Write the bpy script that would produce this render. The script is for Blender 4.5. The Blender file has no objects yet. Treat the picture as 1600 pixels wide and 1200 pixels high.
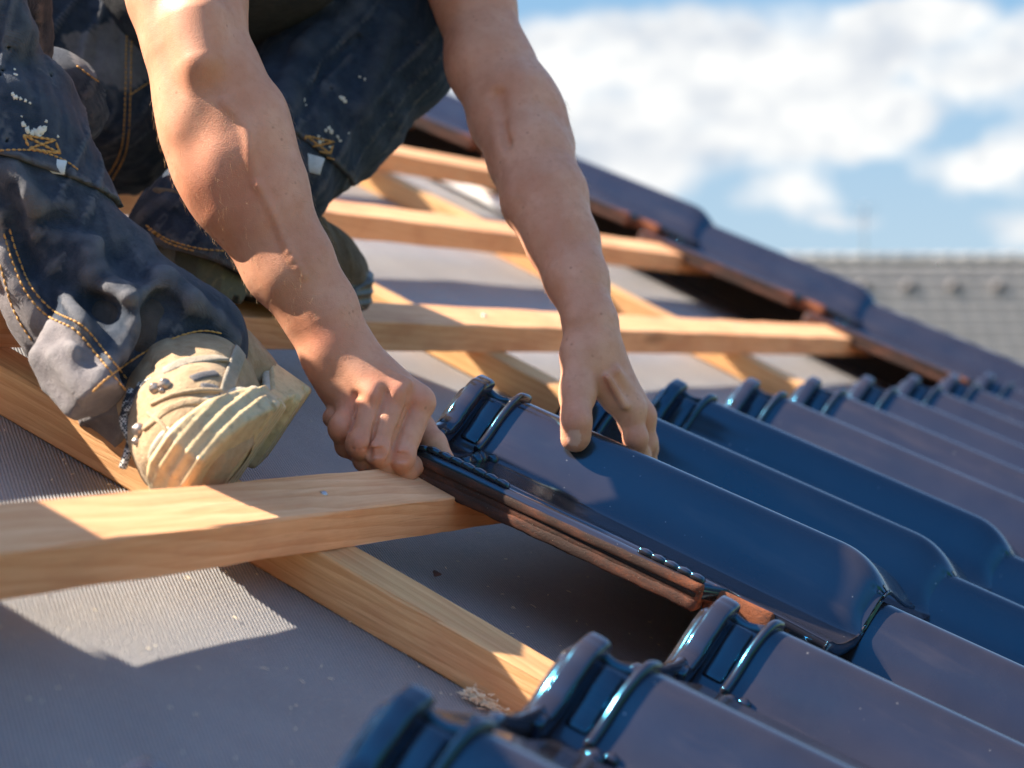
import bpy, bmesh, math, random
import numpy as np
from mathutils import Vector, Matrix
from mathutils.bvhtree import BVHTree
sc = bpy.context.scene
random.seed(4); RNG = np.random.RandomState(7)

# ------------------------------------------------------------------ frames
PITCH = math.radians(25.844)
H0 = 5.0                                   # height of the roof origin above the ground
cp, sp = math.cos(PITCH), math.sin(PITCH)
M = np.array([[0.39635837, -0.82627290, 0.40021635], [-0.00838547, -0.43915990, -0.89836978], [0.91805758, 0.35272039, -0.18099339]])
T = np.array([-0.08652454, 0.09082268, 1.81471798])
FPX = 3753.1
CAMR = -M.T @ T
RW = np.array([[1, 0, 0], [0, cp, -sp], [0, sp, cp]])      # roof (u,v,n) -> world
def W(u, v, n):
    p = RW @ np.array([u, v, n], float); p[2] += H0; return p
def WA(a):
    a = np.asarray(a, float) @ RW.T; a[..., 2] += H0; return a
def S(x, y, d):
    """a point seen at photo pixel x,y at distance d in front of the lens, in world metres"""
    c = np.array([(x - 800) / FPX * d, (y - 600) / FPX * d, d]); return W(*(M.T @ (c - T)))
CAMW = W(*CAMR)
C2W = RW @ M.T                              # camera axes (x right, y down, z forward) -> world
def PX(p):
    c = (np.asarray(p) - CAMW) @ C2W; return np.stack([800 + FPX * c[..., 0] / c[..., 2], 600 + FPX * c[..., 1] / c[..., 2]], -1), c[..., 2]

# ------------------------------------------------------------------ camera
cam = bpy.data.cameras.new("camera"); camo = bpy.data.objects.new("camera", cam); sc.collection.objects.link(camo)
m = Matrix.Identity(4)
for i in range(3):
    m[i][0] = C2W[i, 0]; m[i][1] = -C2W[i, 1]; m[i][2] = -C2W[i, 2]; m[i][3] = CAMW[i]
camo.matrix_world = m
cam.sensor_width = 36; cam.lens = FPX / 1600 * 36; cam.clip_start = .05; cam.clip_end = 3000
cam.dof.use_dof = True; cam.dof.focus_distance = 1.90; cam.dof.aperture_fstop = 6.3
sc.camera = camo
# ------------------------------------------------------------------ sun, exposure, sky
SUNR = np.array([-.285, 1, .385]); SUNW = RW @ (SUNR / np.linalg.norm(SUNR))
sl = bpy.data.lights.new("sun", 'SUN'); sl.energy = 5.0; sl.angle = math.radians(.55); sl.color = (1, .905, .76)
so = bpy.data.objects.new("sun", sl); sc.collection.objects.link(so)
so.rotation_euler = Vector(SUNW).to_track_quat('Z', 'Y').to_euler(); so.location = (0, 0, 30)
sc.view_settings.view_transform = 'Standard'; sc.view_settings.look = 'None'; sc.view_settings.exposure = 1.88; sc.view_settings.gamma = 1

class NT:
    def __init__(s, tree): s.t = tree; s.n = tree.nodes; s.l = tree.links
    def add(s, typ, **kw):
        n = s.n.new(typ)
        for k, v in kw.items(): setattr(n, k, v)
        return n
    def put(s, sock, v):
        if isinstance(v, bpy.types.NodeSocket): s.l.new(v, sock)
        elif v is not None: sock.default_value = v
    def math(s, op, a, b=None, c=None, clamp=False):
        n = s.add('ShaderNodeMath', operation=op, use_clamp=clamp); s.put(n.inputs[0], a); s.put(n.inputs[1], b)
        if c is not None: s.put(n.inputs[2], c)
        return n.outputs[0]
    def vmath(s, op, a, b=None):
        n = s.add('ShaderNodeVectorMath', operation=op); s.put(n.inputs[0], a); s.put(n.inputs[1], b)
        return n.outputs['Value' if op in ('LENGTH', 'DOT_PRODUCT', 'DISTANCE') else 'Vector']
    def noise(s, vec, scale, detail=4, rough=.5, dist=0, out='Fac'):
        n = s.add('ShaderNodeTexNoise'); s.put(n.inputs['Vector'], vec); n.inputs['Scale'].default_value = scale
        n.inputs['Detail'].default_value = detail; n.inputs['Roughness'].default_value = rough; n.inputs['Distortion'].default_value = dist
        return n.outputs[out]
    def map(s, vec, scale=(1, 1, 1), loc=(0, 0, 0), rot=(0, 0, 0)):
        n = s.add('ShaderNodeMapping'); s.put(n.inputs[0], vec); n.inputs['Scale'].default_value = scale
        n.inputs['Location'].default_value = loc; n.inputs['Rotation'].default_value = rot; return n.outputs[0]
    def ramp(s, f, stops, interp='LINEAR'):
        n = s.add('ShaderNodeValToRGB'); s.put(n.inputs[0], f); n.color_ramp.interpolation = interp
        while len(n.color_ramp.elements) < len(stops): n.color_ramp.elements.new(.5)
        for e, (p, c) in zip(n.color_ramp.elements, stops):
            e.position = p; e.color = c if len(c) == 4 else (*c, 1)
        return n.outputs[0]
    def mix(s, f, a, b, mode='MIX'):
        n = s.add('ShaderNodeMix', data_type='RGBA', blend_type=mode); s.put(n.inputs[0], f)
        s.put(n.inputs[6], a if isinstance(a, bpy.types.NodeSocket) else (*a, 1)[:4]); s.put(n.inputs[7], b if isinstance(b, bpy.types.NodeSocket) else (*b, 1)[:4])
        return n.outputs[2]
    def mr(s, v, a, b, c=0, d=1):
        n = s.add('ShaderNodeMapRange'); s.put(n.inputs[0], v)
        for i, x in enumerate((a, b, c, d)): n.inputs[1 + i].default_value = x
        return n.outputs[0]
    def bump(s, h, strength=.3, dist=.001, normal=None):
        n = s.add('ShaderNodeBump'); s.put(n.inputs['Height'], h); n.inputs['Strength'].default_value = strength; n.inputs['Distance'].default_value = dist
        if normal is not None: s.l.new(normal, n.inputs['Normal'])
        return n.outputs[0]

w = bpy.data.worlds.new("World"); sc.world = w; w.use_nodes = True
q = NT(w.node_tree); bg = q.n['Background']
sky = q.add('ShaderNodeTexSky', sky_type='NISHITA'); sky.sun_disc = False
sky.sun_elevation = math.asin(SUNW[2]); sky.sun_rotation = math.atan2(SUNW[0], SUNW[1]); sky.air_density = 1.0; sky.dust_density = .6; sky.ozone_density = 2.0
tc = q.add('ShaderNodeTexCoord'); dirv = tc.outputs['Generated']
warp = q.noise(dirv, 14, 5, .6, 0, 'Color')
dv = q.vmath('ADD', dirv, q.vmath('SCALE', q.vmath('SUBTRACT', warp, (.5, .5, .5)), None)); 
q.n[-1]
for nd in q.n:
    if nd.bl_idname == 'ShaderNodeVectorMath' and nd.operation == 'SCALE': nd.inputs['Scale'].default_value = .045
# cloud banks: centre direction, half width, half height (radians)
blobs = [(1000, 120, .075, .030), (1230, 60, .070, .022), (700, 110, .05, .035), (1520, 75, .028, .020), (1390, 130, .05, .02), (1130, 215, .075, .022), (1330, 195, .045, .014),
         (1235, 312, .032, .010), (1500, 262, .022, .012), (1590, 250, .02, .018), (1590, 345, .02, .008), (930, 40, .03, .02), (880, 260, .05, .03), (1330, 345, .018, .004), (1650, 100, .03, .03), (450, 60, .06, .04), (1420, 30, .03, .012)]
acc = None
rt = C2W[:, 0]; upv = np.array([0, 0, 1.])
for (x, y, a, b) in blobs:
    d = C2W @ np.array([(x - 800) / FPX, (y - 600) / FPX, 1]); d /= np.linalg.norm(d)
    df = q.vmath('SUBTRACT', dv, tuple(d))
    ex = q.math('DIVIDE', q.vmath('DOT_PRODUCT', df, tuple(rt)), a); ey = q.math('DIVIDE', q.vmath('DOT_PRODUCT', df, tuple(upv)), b)
    r2 = q.math('ADD', q.math('MULTIPLY', ex, ex), q.math('MULTIPLY', ey, ey))
    v = q.math('SUBTRACT', 1.0, q.math('MULTIPLY', r2, .85), clamp=True)
    acc = v if acc is None else q.math('ADD', acc, v)
front = q.mr(q.vmath('DOT_PRODUCT', dirv, tuple(C2W[:, 2])), .86, .955)
rest = q.mr(q.noise(q.map(dirv, (1, 1, 2.6)), 3.2, 6, .6), .56, .70)
sepz = q.add('ShaderNodeSeparateXYZ'); q.put(sepz.inputs[0], dirv)
rest = q.math('MULTIPLY', rest, q.mr(sepz.outputs[2], .55, .2))
dens = q.math('MULTIPLY', acc, front)
det = q.noise(dirv, 30, 5, .6)
dens = q.math('MINIMUM', dens, 1.25)
det2 = q.noise(q.map(dirv, (1, 1, 1.9)), 17, 4, .6)
cf = q.mr(q.math('ADD', dens, q.math('ADD', q.math('MULTIPLY', q.math('SUBTRACT', det, .5), .7), q.math('MULTIPLY', q.math('SUBTRACT', det2, .5), 1.5))), .36, 1.12)
cf = q.math('MAXIMUM', cf, q.math('MULTIPLY', rest, q.math('SUBTRACT', 1.0, front)))
ccol = q.mix(q.mr(q.math('ADD', q.math('MULTIPLY', det, .4), q.math('MULTIPLY', q.noise(q.map(dirv, (1, 1, 2.2), (.03, .02, .012)), 19, 4, .6), .6)), .40, .58), (2.1, 2.25, 2.45), (3.15, 3.15, 3.1))
haze = q.mr(sepz.outputs[2], .42, .18)
lowc = q.mix(q.mr(sepz.outputs[2], .02, .16), (1.60, 2.1, 2.45), (.88, 1.62, 2.45)); skyc = q.mix(haze, sky.outputs[0], lowc)
q.l.new(q.mix(cf, skyc, ccol), bg.inputs[0]); bg.inputs[1].default_value = .092

# ------------------------------------------------------------------ object helpers
COL = sc.collection
def tag(o, label=None, cat=None, group=None, kind=None):
    if label: o['label'] = label
    if cat: o['category'] = cat
    if group: o['group'] = group
    if kind: o['kind'] = kind
    return o
def link(o, parent=None):
    COL.objects.link(o)
    if parent is not None: o.parent = parent
    return o
def mesh_obj(name, V, F, mats, parent=None, smooth=True, midx=None, mw=None):
    me = bpy.data.meshes.new(name); me.from_pydata([tuple(map(float, v)) for v in V], [], [tuple(map(int, f)) for f in F])
    for mt in (mats if isinstance(mats, (list, tuple)) else [mats]): me.materials.append(mt)
    if midx is not None: me.polygons.foreach_set('material_index', np.asarray(midx, np.int32))
    me.polygons.foreach_set('use_smooth', np.full(len(me.polygons), smooth)); me.update()
    o = bpy.data.objects.new(name, me)
    if mw is not None: o.matrix_world = mw
    return link(o, parent)
def empty(name, loc=(0, 0, 0), mw=None):
    o = bpy.data.objects.new(name, None); o.empty_display_size = .05
    if mw is not None: o.matrix_world = mw
    else: o.location = loc
    return link(o)
def fast_mesh(name, V, Q, mats, parent=None):
    me = bpy.data.meshes.new(name); nv, nf = len(V), len(Q)
    me.vertices.add(nv); me.vertices.foreach_set('co', np.asarray(V, np.float32).ravel())
    me.loops.add(nf * 4); me.loops.foreach_set('vertex_index', np.asarray(Q, np.int32).ravel())
    me.polygons.add(nf); me.polygons.foreach_set('loop_start', np.arange(nf, dtype=np.int32) * 4); me.polygons.foreach_set('loop_total', np.full(nf, 4, np.int32))
    me.polygons.foreach_set('use_smooth', np.ones(nf, bool)); me.update(calc_edges=True); me.validate()
    for mt in (mats if isinstance(mats, (list, tuple)) else [mats]): me.materials.append(mt)
    return link(bpy.data.objects.new(name, me), parent)
def RM(u, v, n):
    """world matrix of a frame standing on the roof at u,v,n"""
    m = Matrix.Identity(4); p = W(u, v, n)
    for i in range(3):
        for j in range(3): m[i][j] = RW[i, j]
        m[i][3] = p[i]
    return m
def box_vf(x0, x1, y0, y1, z0, z1):
    V = [(x0, y0, z0), (x1, y0, z0), (x1, y1, z0), (x0, y1, z0), (x0, y0, z1), (x1, y0, z1), (x1, y1, z1), (x0, y1, z1)]
    return V, [(0, 3, 2, 1), (4, 5, 6, 7), (0, 1, 5, 4), (1, 2, 6, 5), (2, 3, 7, 6), (3, 0, 4, 7)]
def bevel(o, w=.0015, seg=2):
    bm = bmesh.new(); bm.from_mesh(o.data); bmesh.ops.bevel(bm, geom=bm.edges[:], offset=w, segments=seg, affect='EDGES', profile=.5)
    bm.to_mesh(o.data); bm.free(); return o
def sweep(path, rx, rz, up=(0, 0, 1), seg=10, power=2.6, caps=True):
    """a bar of rounded-rectangular section swept along path; rx across, rz along 'up'"""
    path = [np.asarray(p, float) for p in path]; V = []; F = []; n = len(path); up = np.asarray(up, float)
    rx = np.broadcast_to(rx, (n,)); rz = np.broadcast_to(rz, (n,))
    for i, p in enumerate(path):
        t = path[min(i + 1, n - 1)] - path[max(i - 1, 0)]; t /= np.linalg.norm(t) + 1e-12
        b = np.cross(t, up); b /= np.linalg.norm(b) + 1e-12; c = np.cross(b, t)
        for k in range(seg):
            a = 2 * math.pi * k / seg; ca, sa = math.cos(a), math.sin(a)
            x = math.copysign(abs(ca) ** (2 / power), ca); z = math.copysign(abs(sa) ** (2 / power), sa)
            V.append(p + b * x * rx[i] + c * z * rz[i])
    for i in range(n - 1):
        for k in range(seg):
            a = i * seg + k; b_ = i * seg + (k + 1) % seg; F.append((a, a + seg, b_ + seg, b_))
    if caps:      # rounded ends
        for e, (i0, sgn) in enumerate(((0, -1), (n - 1, 1))):
            t = path[1] - path[0] if e == 0 else path[-1] - path[-2]; t = t / (np.linalg.norm(t) + 1e-12); r_ = min(float(rx[i0]), float(rz[i0])); ring0 = V[i0 * seg:(i0 + 1) * seg]; prev = i0 * seg
            for fr, sh in ((.30, .88), (.45, .62)):
                o_ = len(V); V += [path[i0] + (v - path[i0]) * sh + t * sgn * r_ * fr for v in ring0]
                for k in range(seg):
                    q_ = (prev + k, prev + (k + 1) % seg, o_ + (k + 1) % seg, o_ + k); F.append(q_ if e == 0 else q_[::-1])
                prev = o_
            F.append(tuple(prev + k for k in (range(seg) if e == 0 else reversed(range(seg)))))
    if False:
        F.append(tuple(range(seg))); F.append(tuple((n - 1) * seg + k for k in reversed(range(seg))))
    return V, F
def join(*vfs):
    V = []; F = []
    for v, f in vfs:
        o = len(V); V += list(v); F += [tuple(i + o for i in g) for g in f]
    return V, F
def catmull(P, n=8):
    P = [np.asarray(p, float) for p in P]; P = [2 * P[0] - P[1]] + P + [2 * P[-1] - P[-2]]; out = []
    for i in range(1, len(P) - 2):
        for k in range(n):
            t = k / n; a, b, c, d = P[i - 1:i + 3]
            out.append(.5 * (2 * b + (c - a) * t + (2 * a - 5 * b + 4 * c - d) * t * t + (3 * b - a - 3 * c + d) * t ** 3))
    out.append(P[-2]); return out

# ------------------------------------------------------------------ materials
def mat(name):
    m_ = bpy.data.materials.new(name); m_.use_nodes = True; t = NT(m_.node_tree); p = t.n['Principled BSDF']; return m_, t, p
def setp(p, **kw):
    for k, v in kw.items():
        k = k.replace('_', ' ')
        if k in p.inputs: p.inputs[k].default_value = v
def m_wood(name, base, dark, seed, fuzz=0):
    m_, t, p = mat(name); tc = t.add('ShaderNodeTexCoord').outputs['Object']
    oi = t.add('ShaderNodeObjectInfo').outputs['Random']
    cmb = t.add('ShaderNodeCombineXYZ'); t.put(cmb.inputs[0], t.math('MULTIPLY', oi, 7.0)); t.put(cmb.inputs[1], t.math('MULTIPLY', oi, 3.0)); cmb.inputs[2].default_value = seed
    v = t.vmath('ADD', tc, cmb.outputs[0])
    big = t.noise(t.map(v, (1.6, 14, 14)), 1.0, 3, .5)
    warpv = t.vmath('ADD', t.map(v, (.8, 1, 1)), t.vmath('MULTIPLY', t.vmath('SUBTRACT', t.noise(t.map(v, (1.1, 6, 6)), 1.5, 4, .6, 0, 'Color'), (.5, .5, .5)), (.02, .030, .030)))
    wv = t.add('ShaderNodeTexWave', wave_type='BANDS', bands_direction='DIAGONAL', wave_profile='SAW'); t.put(wv.inputs[0], t.map(warpv, (.10, 1, 1.7))); wv.inputs['Scale'].default_value = 42
    wv.inputs['Distortion'].default_value = 1.6; wv.inputs['Detail'].default_value = 3; wv.inputs['Detail Scale'].default_value = .7
    fine = t.noise(t.map(v, (3.2, 190, 190)), 1.6, 7, .75); pores = t.noise(t.map(v, (22, 420, 420)), 1.0, 3, .6)
    f = t.math('ADD', t.math('MULTIPLY', wv.outputs[0], t.mr(big, .35, .65, .10, .30)), t.math('MULTIPLY', fine, .78))
    c = t.mix(t.mr(f, .36, .72), dark, base)
    c = t.mix(t.math('MULTIPLY', t.mr(big, .45, .7), .45), c, tuple(x * y for x, y in zip(base, (.90, .76, .68))))
    # knots
    vo = t.add('ShaderNodeTexVoronoi', distance='EUCLIDEAN'); t.put(vo.inputs['Vector'], t.map(v, (1.3, 7, 7))); vo.inputs['Scale'].default_value = 1.5
    c = t.mix(t.mr(vo.outputs['Distance'], .13, .05), c, tuple(x * .33 for x in dark))
    c = t.mix(t.math('MULTIPLY', t.mr(pores, .62, .75), .35), c, tuple(x * .5 for x in dark))
    stain = t.noise(t.map(v, (3, 9, 9), (3, 1, 2)), 2.0, 4, .6)
    c = t.mix(t.math('MULTIPLY', t.mr(stain, .46, .70), .55), c, (.52, .20, .09))
    t.put(p.inputs['Base Color'], c); setp(p, Roughness=.75, Specular_IOR_Level=.22)
    h = t.math('ADD', fine, t.math('MULTIPLY', pores, .8)); t.put(p.inputs['Normal'], t.bump(h, .55, .0009 + fuzz))
    return m_
M_BAT = m_wood('batten_wood', (.88, .51, .28), (.70, .32, .14), 1.0)
M_CTR = m_wood('counter_batten_wood', (.76, .46, .22), (.54, .28, .11), 5.0, .0006)

def m_membrane():
    m_, t, p = mat('membrane'); v = t.add('ShaderNodeTexCoord').outputs['Object']
    sx = t.add('ShaderNodeSeparateXYZ'); t.put(sx.inputs[0], v)
    wx = t.noise(t.map(v, (1, .5, 1)), 40, 2, .5)
    rib = t.math('SINE', t.math('ADD', t.math('MULTIPLY', t.math('SUBTRACT', sx.outputs[0], sx.outputs[1]), 1450.0), t.math('MULTIPLY', wx, 3.0)))
    rib2 = t.math('SINE', t.math('ADD', t.math('MULTIPLY', sx.outputs[1], 1500.0), t.math('MULTIPLY', wx, 5.0)))
    n1 = t.noise(v, 9, 5, .6); n2 = t.noise(v, 240, 4, .7); n3 = t.noise(v, 900, 2, .6)
    c = t.mix(t.mr(n1, .35, .7), (.145, .147, .160), (.200, .200, .210))
    c = t.mix(t.math('MULTIPLY', t.mr(n2, .50, .72), .5), c, (.30, .27, .235))
    c = t.mix(t.math('MULTIPLY', t.mr(rib, .2, 1), .58), c, (.46, .41, .36))
    scr = t.noise(t.map(v, (2, 30, 1), (0, 0, 0), (0, 0, .5)), 6, 4, .7); c = t.mix(t.math('MULTIPLY', t.mr(scr, .62, .75), .35), c, (.32, .31, .30))
    spk = t.add('ShaderNodeTexVoronoi'); t.put(spk.inputs['Vector'], v); spk.inputs['Scale'].default_value = 130
    c = t.mix(t.mr(t.math('ADD', spk.outputs['Distance'], t.math('MULTIPLY', n1, .1)), .125, .09), c, (.62, .52, .38))
    t.put(p.inputs['Base Color'], c); setp(p, Roughness=.5, Specular_IOR_Level=.55)
    h = t.math('ADD', t.math('MULTIPLY', rib, .5), t.math('ADD', t.math('MULTIPLY', rib2, .05), t.math('MULTIPLY', n2, 1.4)))
    t.put(p.inputs['Normal'], t.bump(h, 1.0, .0009)); return m_
M_MEM = m_membrane()

def m_glaze(name='tile_glaze'):
    m_, t, p = mat(name); oi = t.add('ShaderNodeObjectInfo').outputs['Random']; cb = t.add('ShaderNodeCombineXYZ'); t.put(cb.inputs[0], t.math('MULTIPLY', oi, 9.0)); t.put(cb.inputs[1], t.math('MULTIPLY', oi, 5.0)); v = t.vmath('ADD', t.add('ShaderNodeTexCoord').outputs['Object'], cb.outputs[0])
    n1 = t.noise(v, 14, 4, .55); n2 = t.noise(v, 320, 3, .6)
    c = t.mix(t.mr(n1, .3, .75), (.018, .014, .014), (.029, .022, .022))
    c = t.mix(t.math('MULTIPLY', oi, .25), c, (.030, .030, .045))
    vo = t.add('ShaderNodeTexVoronoi'); t.put(vo.inputs['Vector'], v); vo.inputs['Scale'].default_value = 75
    spots = t.math('MULTIPLY', t.mr(vo.outputs['Distance'], .06, .03), t.mr(n1, .45, .6))
    c = t.mix(t.math('MULTIPLY', spots, .8), c, (.45, .42, .40))
    dust = t.noise(t.map(v, (40, 6, 40)), 1.0, 4, .6)
    c = t.mix(t.math('MULTIPLY', t.mr(dust, .55, .85), .12), c, (.22, .15, .11))
    t.put(p.inputs['Base Color'], c)
    setp(p, Roughness=.16, Specular_IOR_Level=.74, IOR=1.62, Coat_Weight=.17, Coat_IOR=1.5)
    sm = t.noise(t.map(v, (1, .45, 1)), 22, 5, .65, .6); t.put(p.inputs['Coat Roughness'], t.mr(sm, .42, .70, .02, .16)); t.put(p.inputs['Roughness'], t.mr(sm, .40, .72, .11, .26))
    # specular tint puts extra sky blue into the glaze reflections
    p.inputs['Coat Tint'].default_value = (.9, .95, 1, 1); p.inputs['Specular Tint'].default_value = (.0, .54, 1, 1)
    t.put(p.inputs['Coat Normal'], t.bump(t.noise(v, 26, 3, .5), .13, .002)); t.put(p.inputs['Normal'], t.bump(n2, .08, .0006)); return m_
M_GLZ = m_glaze()
def m_clay():
    m_, t, p = mat('raw_clay'); v = t.add('ShaderNodeTexCoord').outputs['Object']
    n1 = t.noise(t.map(v, (1, .35, 1)), 75, 5, .7); n2 = t.noise(v, 600, 3, .8)
    f = t.math('ADD', t.math('MULTIPLY', n1, .7), t.math('MULTIPLY', n2, .3))
    sx = t.add('ShaderNodeSeparateXYZ'); t.put(sx.inputs[0], v); f = t.math('ADD', f, t.math('MULTIPLY', t.mr(sx.outputs[0], -.1495, -.1475), -.16))
    c = t.ramp(f, [(.30, (.20, .064, .029)), (.44, (.085, .037, .025)), (.56, (.042, .025, .020))])
    c = t.mix(t.mr(n2, .68, .74), c, (.55, .38, .28))
    t.put(p.inputs['Base Color'], c); setp(p, Specular_IOR_Level=.12); t.put(p.inputs['Roughness'], t.mr(n2, .4, .7, .85, .45)); t.put(p.inputs['Normal'], t.bump(t.math('ADD', n1, t.math('MULTIPLY', n2, .8)), .7, .0012)); return m_
M_CLAY = m_clay()

def m_skin():
    m_, t, p = mat('skin'); v = t.add('ShaderNodeTexCoord').outputs['Object']
    at = t.add('ShaderNodeAttribute', attribute_name='red').outputs['Fac']; nl = t.add('ShaderNodeAttribute', attribute_name='nail').outputs['Fac']
    n1 = t.noise(v, 22, 4, .6); n2 = t.noise(v, 130, 4, .65)
    c = t.mix(t.mr(n1, .35, .68), (.53, .222, .122), (.63, .312, .195))
    c = t.mix(t.math('MULTIPLY', t.mr(n2, .5, .75), .35), c, (.43, .16, .085))
    c = t.mix(t.math('MULTIPLY', at, .55), c, (.58, .19, .115))
    fr = t.add('ShaderNodeTexVoronoi'); t.put(fr.inputs['Vector'], v); fr.inputs['Scale'].default_value = 95
    c = t.mix(t.math('MULTIPLY', t.math('MULTIPLY', t.mr(fr.outputs['Distance'], .17, .08), t.mr(n1, .5, .6)), .5), c, (.30, .11, .06))
    dirt = t.noise(v, 60, 5, .7); c = t.mix(t.math('MULTIPLY', t.mr(dirt, .60, .78), .25), c, (.30, .17, .12))
    c = t.mix(t.math('MULTIPLY', nl, .6), c, (.68, .42, .32))
    t.put(p.inputs['Base Color'], c)
    setp(p, Subsurface_Weight=.14, Subsurface_Scale=.006, Specular_IOR_Level=.42)
    p.inputs['Subsurface Radius'].default_value = (1, .35, .18)
    t.put(p.inputs['Roughness'], t.mr(n2, .3, .7, .42, .6))
    cr = t.noise(t.map(v, (1, 1, 1)), 700, 3, .7); v2 = t.add('ShaderNodeTexVoronoi', feature='DISTANCE_TO_EDGE'); t.put(v2.inputs['Vector'], v); v2.inputs['Scale'].default_value = 480
    h = t.math('ADD', t.math('MULTIPLY', n2, .9), t.math('ADD', t.math('MULTIPLY', cr, .3), t.math('MULTIPLY', t.mr(v2.outputs[0], 0, .2), .25)))
    t.put(p.inputs['Normal'], t.bump(h, .30, .0008)); return m_
M_SKIN = m_skin()

def m_cloth(name, a, b, dusty=.3, dustcol=(.33, .28, .25), weave=1.0, panel=None):
    m_, t, p = mat(name); v = t.add('ShaderNodeTexCoord').outputs['Object']
    n1 = t.noise(v, 9, 5, .6); n2 = t.noise(v, 70, 5, .65); n3 = t.noise(v, 900, 2, .5)
    c = t.mix(t.mr(n2, .35, .7), a, b)
    if panel: c = t.mix(t.add('ShaderNodeAttribute', attribute_name='panel').outputs['Fac'], c, t.mix(t.mr(n2, .35, .7), panel[0], panel[1]))
    d = t.math('MULTIPLY', t.mr(n1, .42, .72), t.mr(n2, .3, .7)); c = t.mix(t.math('MULTIPLY', d, dusty), c, dustcol)
    # high folds are paler
    geo = t.add('ShaderNodeNewGeometry').outputs['Pointiness']; c = t.mix(t.math('MULTIPLY', t.mr(geo, .504, .54), .3), c, dustcol)
    pt_ = t.add('ShaderNodeAttribute', attribute_name='paint').outputs['Fac']; c = t.mix(pt_, c, (.75, .74, .70))
    t.put(p.inputs['Base Color'], c); setp(p, Roughness=.9, Specular_IOR_Level=.15, Sheen_Weight=.06, Sheen_Roughness=.6)
    sx = t.add('ShaderNodeSeparateXYZ'); t.put(sx.inputs[0], v)
    wv = t.math('SINE', t.math('MULTIPLY', t.math('ADD', sx.outputs[0], t.math('ADD', sx.outputs[1], sx.outputs[2])), 3600.0))
    h = t.math('ADD', t.math('MULTIPLY', n2, 2.2), t.math('ADD', t.math('MULTIPLY', wv, .10 * weave), t.math('MULTIPLY', n3, .4)))
    t.put(p.inputs['Normal'], t.bump(h, .7, .0018)); return m_
M_PANTS = m_cloth('trouser_cloth', (.011, .020, .036), (.023, .034, .056), .24, (.26, .24, .235), panel=((.13, .115, .12), (.19, .165, .165)))
M_PAD = m_cloth('knee_pocket_cloth', (.013, .024, .044), (.027, .042, .070), .26, (.22, .21, .21))
M_TEE = m_cloth('shirt_cloth', (.012, .012, .015), (.02, .02, .024), .2)
M_SUEDE = m_cloth('suede', (.27, .17, .09), (.38, .26, .15), .5, (.44, .34, .22), .3)
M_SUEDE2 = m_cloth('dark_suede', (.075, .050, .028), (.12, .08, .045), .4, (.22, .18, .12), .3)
def simple(name, col, rough=.5, metal=0, nscale=60, var=.2, bump_=.2, spec=.5):
    m_, t, p = mat(name); v = t.add('ShaderNodeTexCoord').outputs['Object']; n1 = t.noise(v, nscale, 4, .6)
    t.put(p.inputs['Base Color'], t.mix(t.mr(n1, .3, .7), tuple(x * (1 - var) for x in col), tuple(min(1, x * (1 + var)) for x in col)))
    setp(p, Roughness=rough, Metallic=metal, Specular_IOR_Level=spec); t.put(p.inputs['Normal'], t.bump(n1, bump_, .0015)); return m_
def m_rubber(name, c1, c2, c3):
    m_, t, p = mat(name); v = t.add('ShaderNodeTexCoord').outputs['Object']
    n1 = t.noise(v, 16, 4, .6); n2 = t.noise(v, 90, 5, .7); n3 = t.noise(t.map(v, (1, 1, 1)), 45, 3, .6, 1.5)
    c = t.mix(t.mr(n1, .35, .65), c1, c2); c = t.mix(t.math('MULTIPLY', t.mr(n2, .48, .75), .75), c, c3)
    c = t.mix(t.math('MULTIPLY', t.mr(n3, .60, .72), .5), c, (.16, .12, .06))
    t.put(p.inputs['Base Color'], c); setp(p, Roughness=.45, Specular_IOR_Level=.4, Subsurface_Weight=.1, Subsurface_Scale=.004); t.put(p.inputs['Normal'], t.bump(n2, .45, .0016)); return m_
M_SUEDEG = m_cloth('grey_suede', (.20, .16, .115), (.29, .24, .18), .4, (.38, .32, .25), .3); M_MESHD = m_cloth('dark_mesh', (.03, .035, .05), (.05, .055, .07), .3)
M_RUB = m_rubber('shoe_rubber', (.45, .345, .20), (.54, .41, .225), (.27, .185, .10))
M_RUBG = m_rubber('shoe_midsole', (.38, .34, .27), (.46, .41, .32), (.24, .21, .16))
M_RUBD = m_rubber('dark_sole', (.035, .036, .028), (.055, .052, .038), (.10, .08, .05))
M_THREAD = simple('orange_thread', (.46, .24, .07), .85, 0, 300, .35)
M_TAG = simple('label_cloth', (.52, .54, .52), .8)
def m_lace():
    m_, t, p = mat('lace'); v = t.add('ShaderNodeTexCoord').outputs['Object']; ck = t.add('ShaderNodeTexChecker'); t.put(ck.inputs[0], v); ck.inputs['Scale'].default_value = 620
    n1 = t.noise(v, 160, 2, .5); t.put(p.inputs['Base Color'], t.mix(t.math('MULTIPLY', ck.outputs[1], t.mr(n1, .42, .52)), (.02, .02, .024), (.55, .53, .48))); setp(p, Roughness=.85); t.put(p.inputs['Normal'], t.bump(ck.outputs[1], .4, .0006)); return m_
M_LACE = m_lace()
M_METAL = simple('metal', (.36, .30, .26), .5, 1.0)
M_NAIL = simple('nail_steel', (.42, .42, .44), .4, 1.0)
M_WHITE = simple('white_strip', (.80, .80, .79), .5)
M_HAIR = simple('hair', (.05, .03, .02), .6, 0, 300, .4, .8)
M_BRICK = simple('wall_render', (.62, .58, .50), .9); M_FAR = simple('weathered_tile', (.27, .25, .235), .85, 0, 3, .12)
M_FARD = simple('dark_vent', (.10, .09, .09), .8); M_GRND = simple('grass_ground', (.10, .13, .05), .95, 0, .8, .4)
M_GLASS = simple('window_glass', (.04, .05, .06), .1); M_SHAV = simple('shaving', (.80, .66, .45), .8); M_LEAF = simple('dry_leaf', (.10, .045, .03), .7)
M_AHAIR = simple('arm_hair', (.42, .26, .13), .5)
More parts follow.
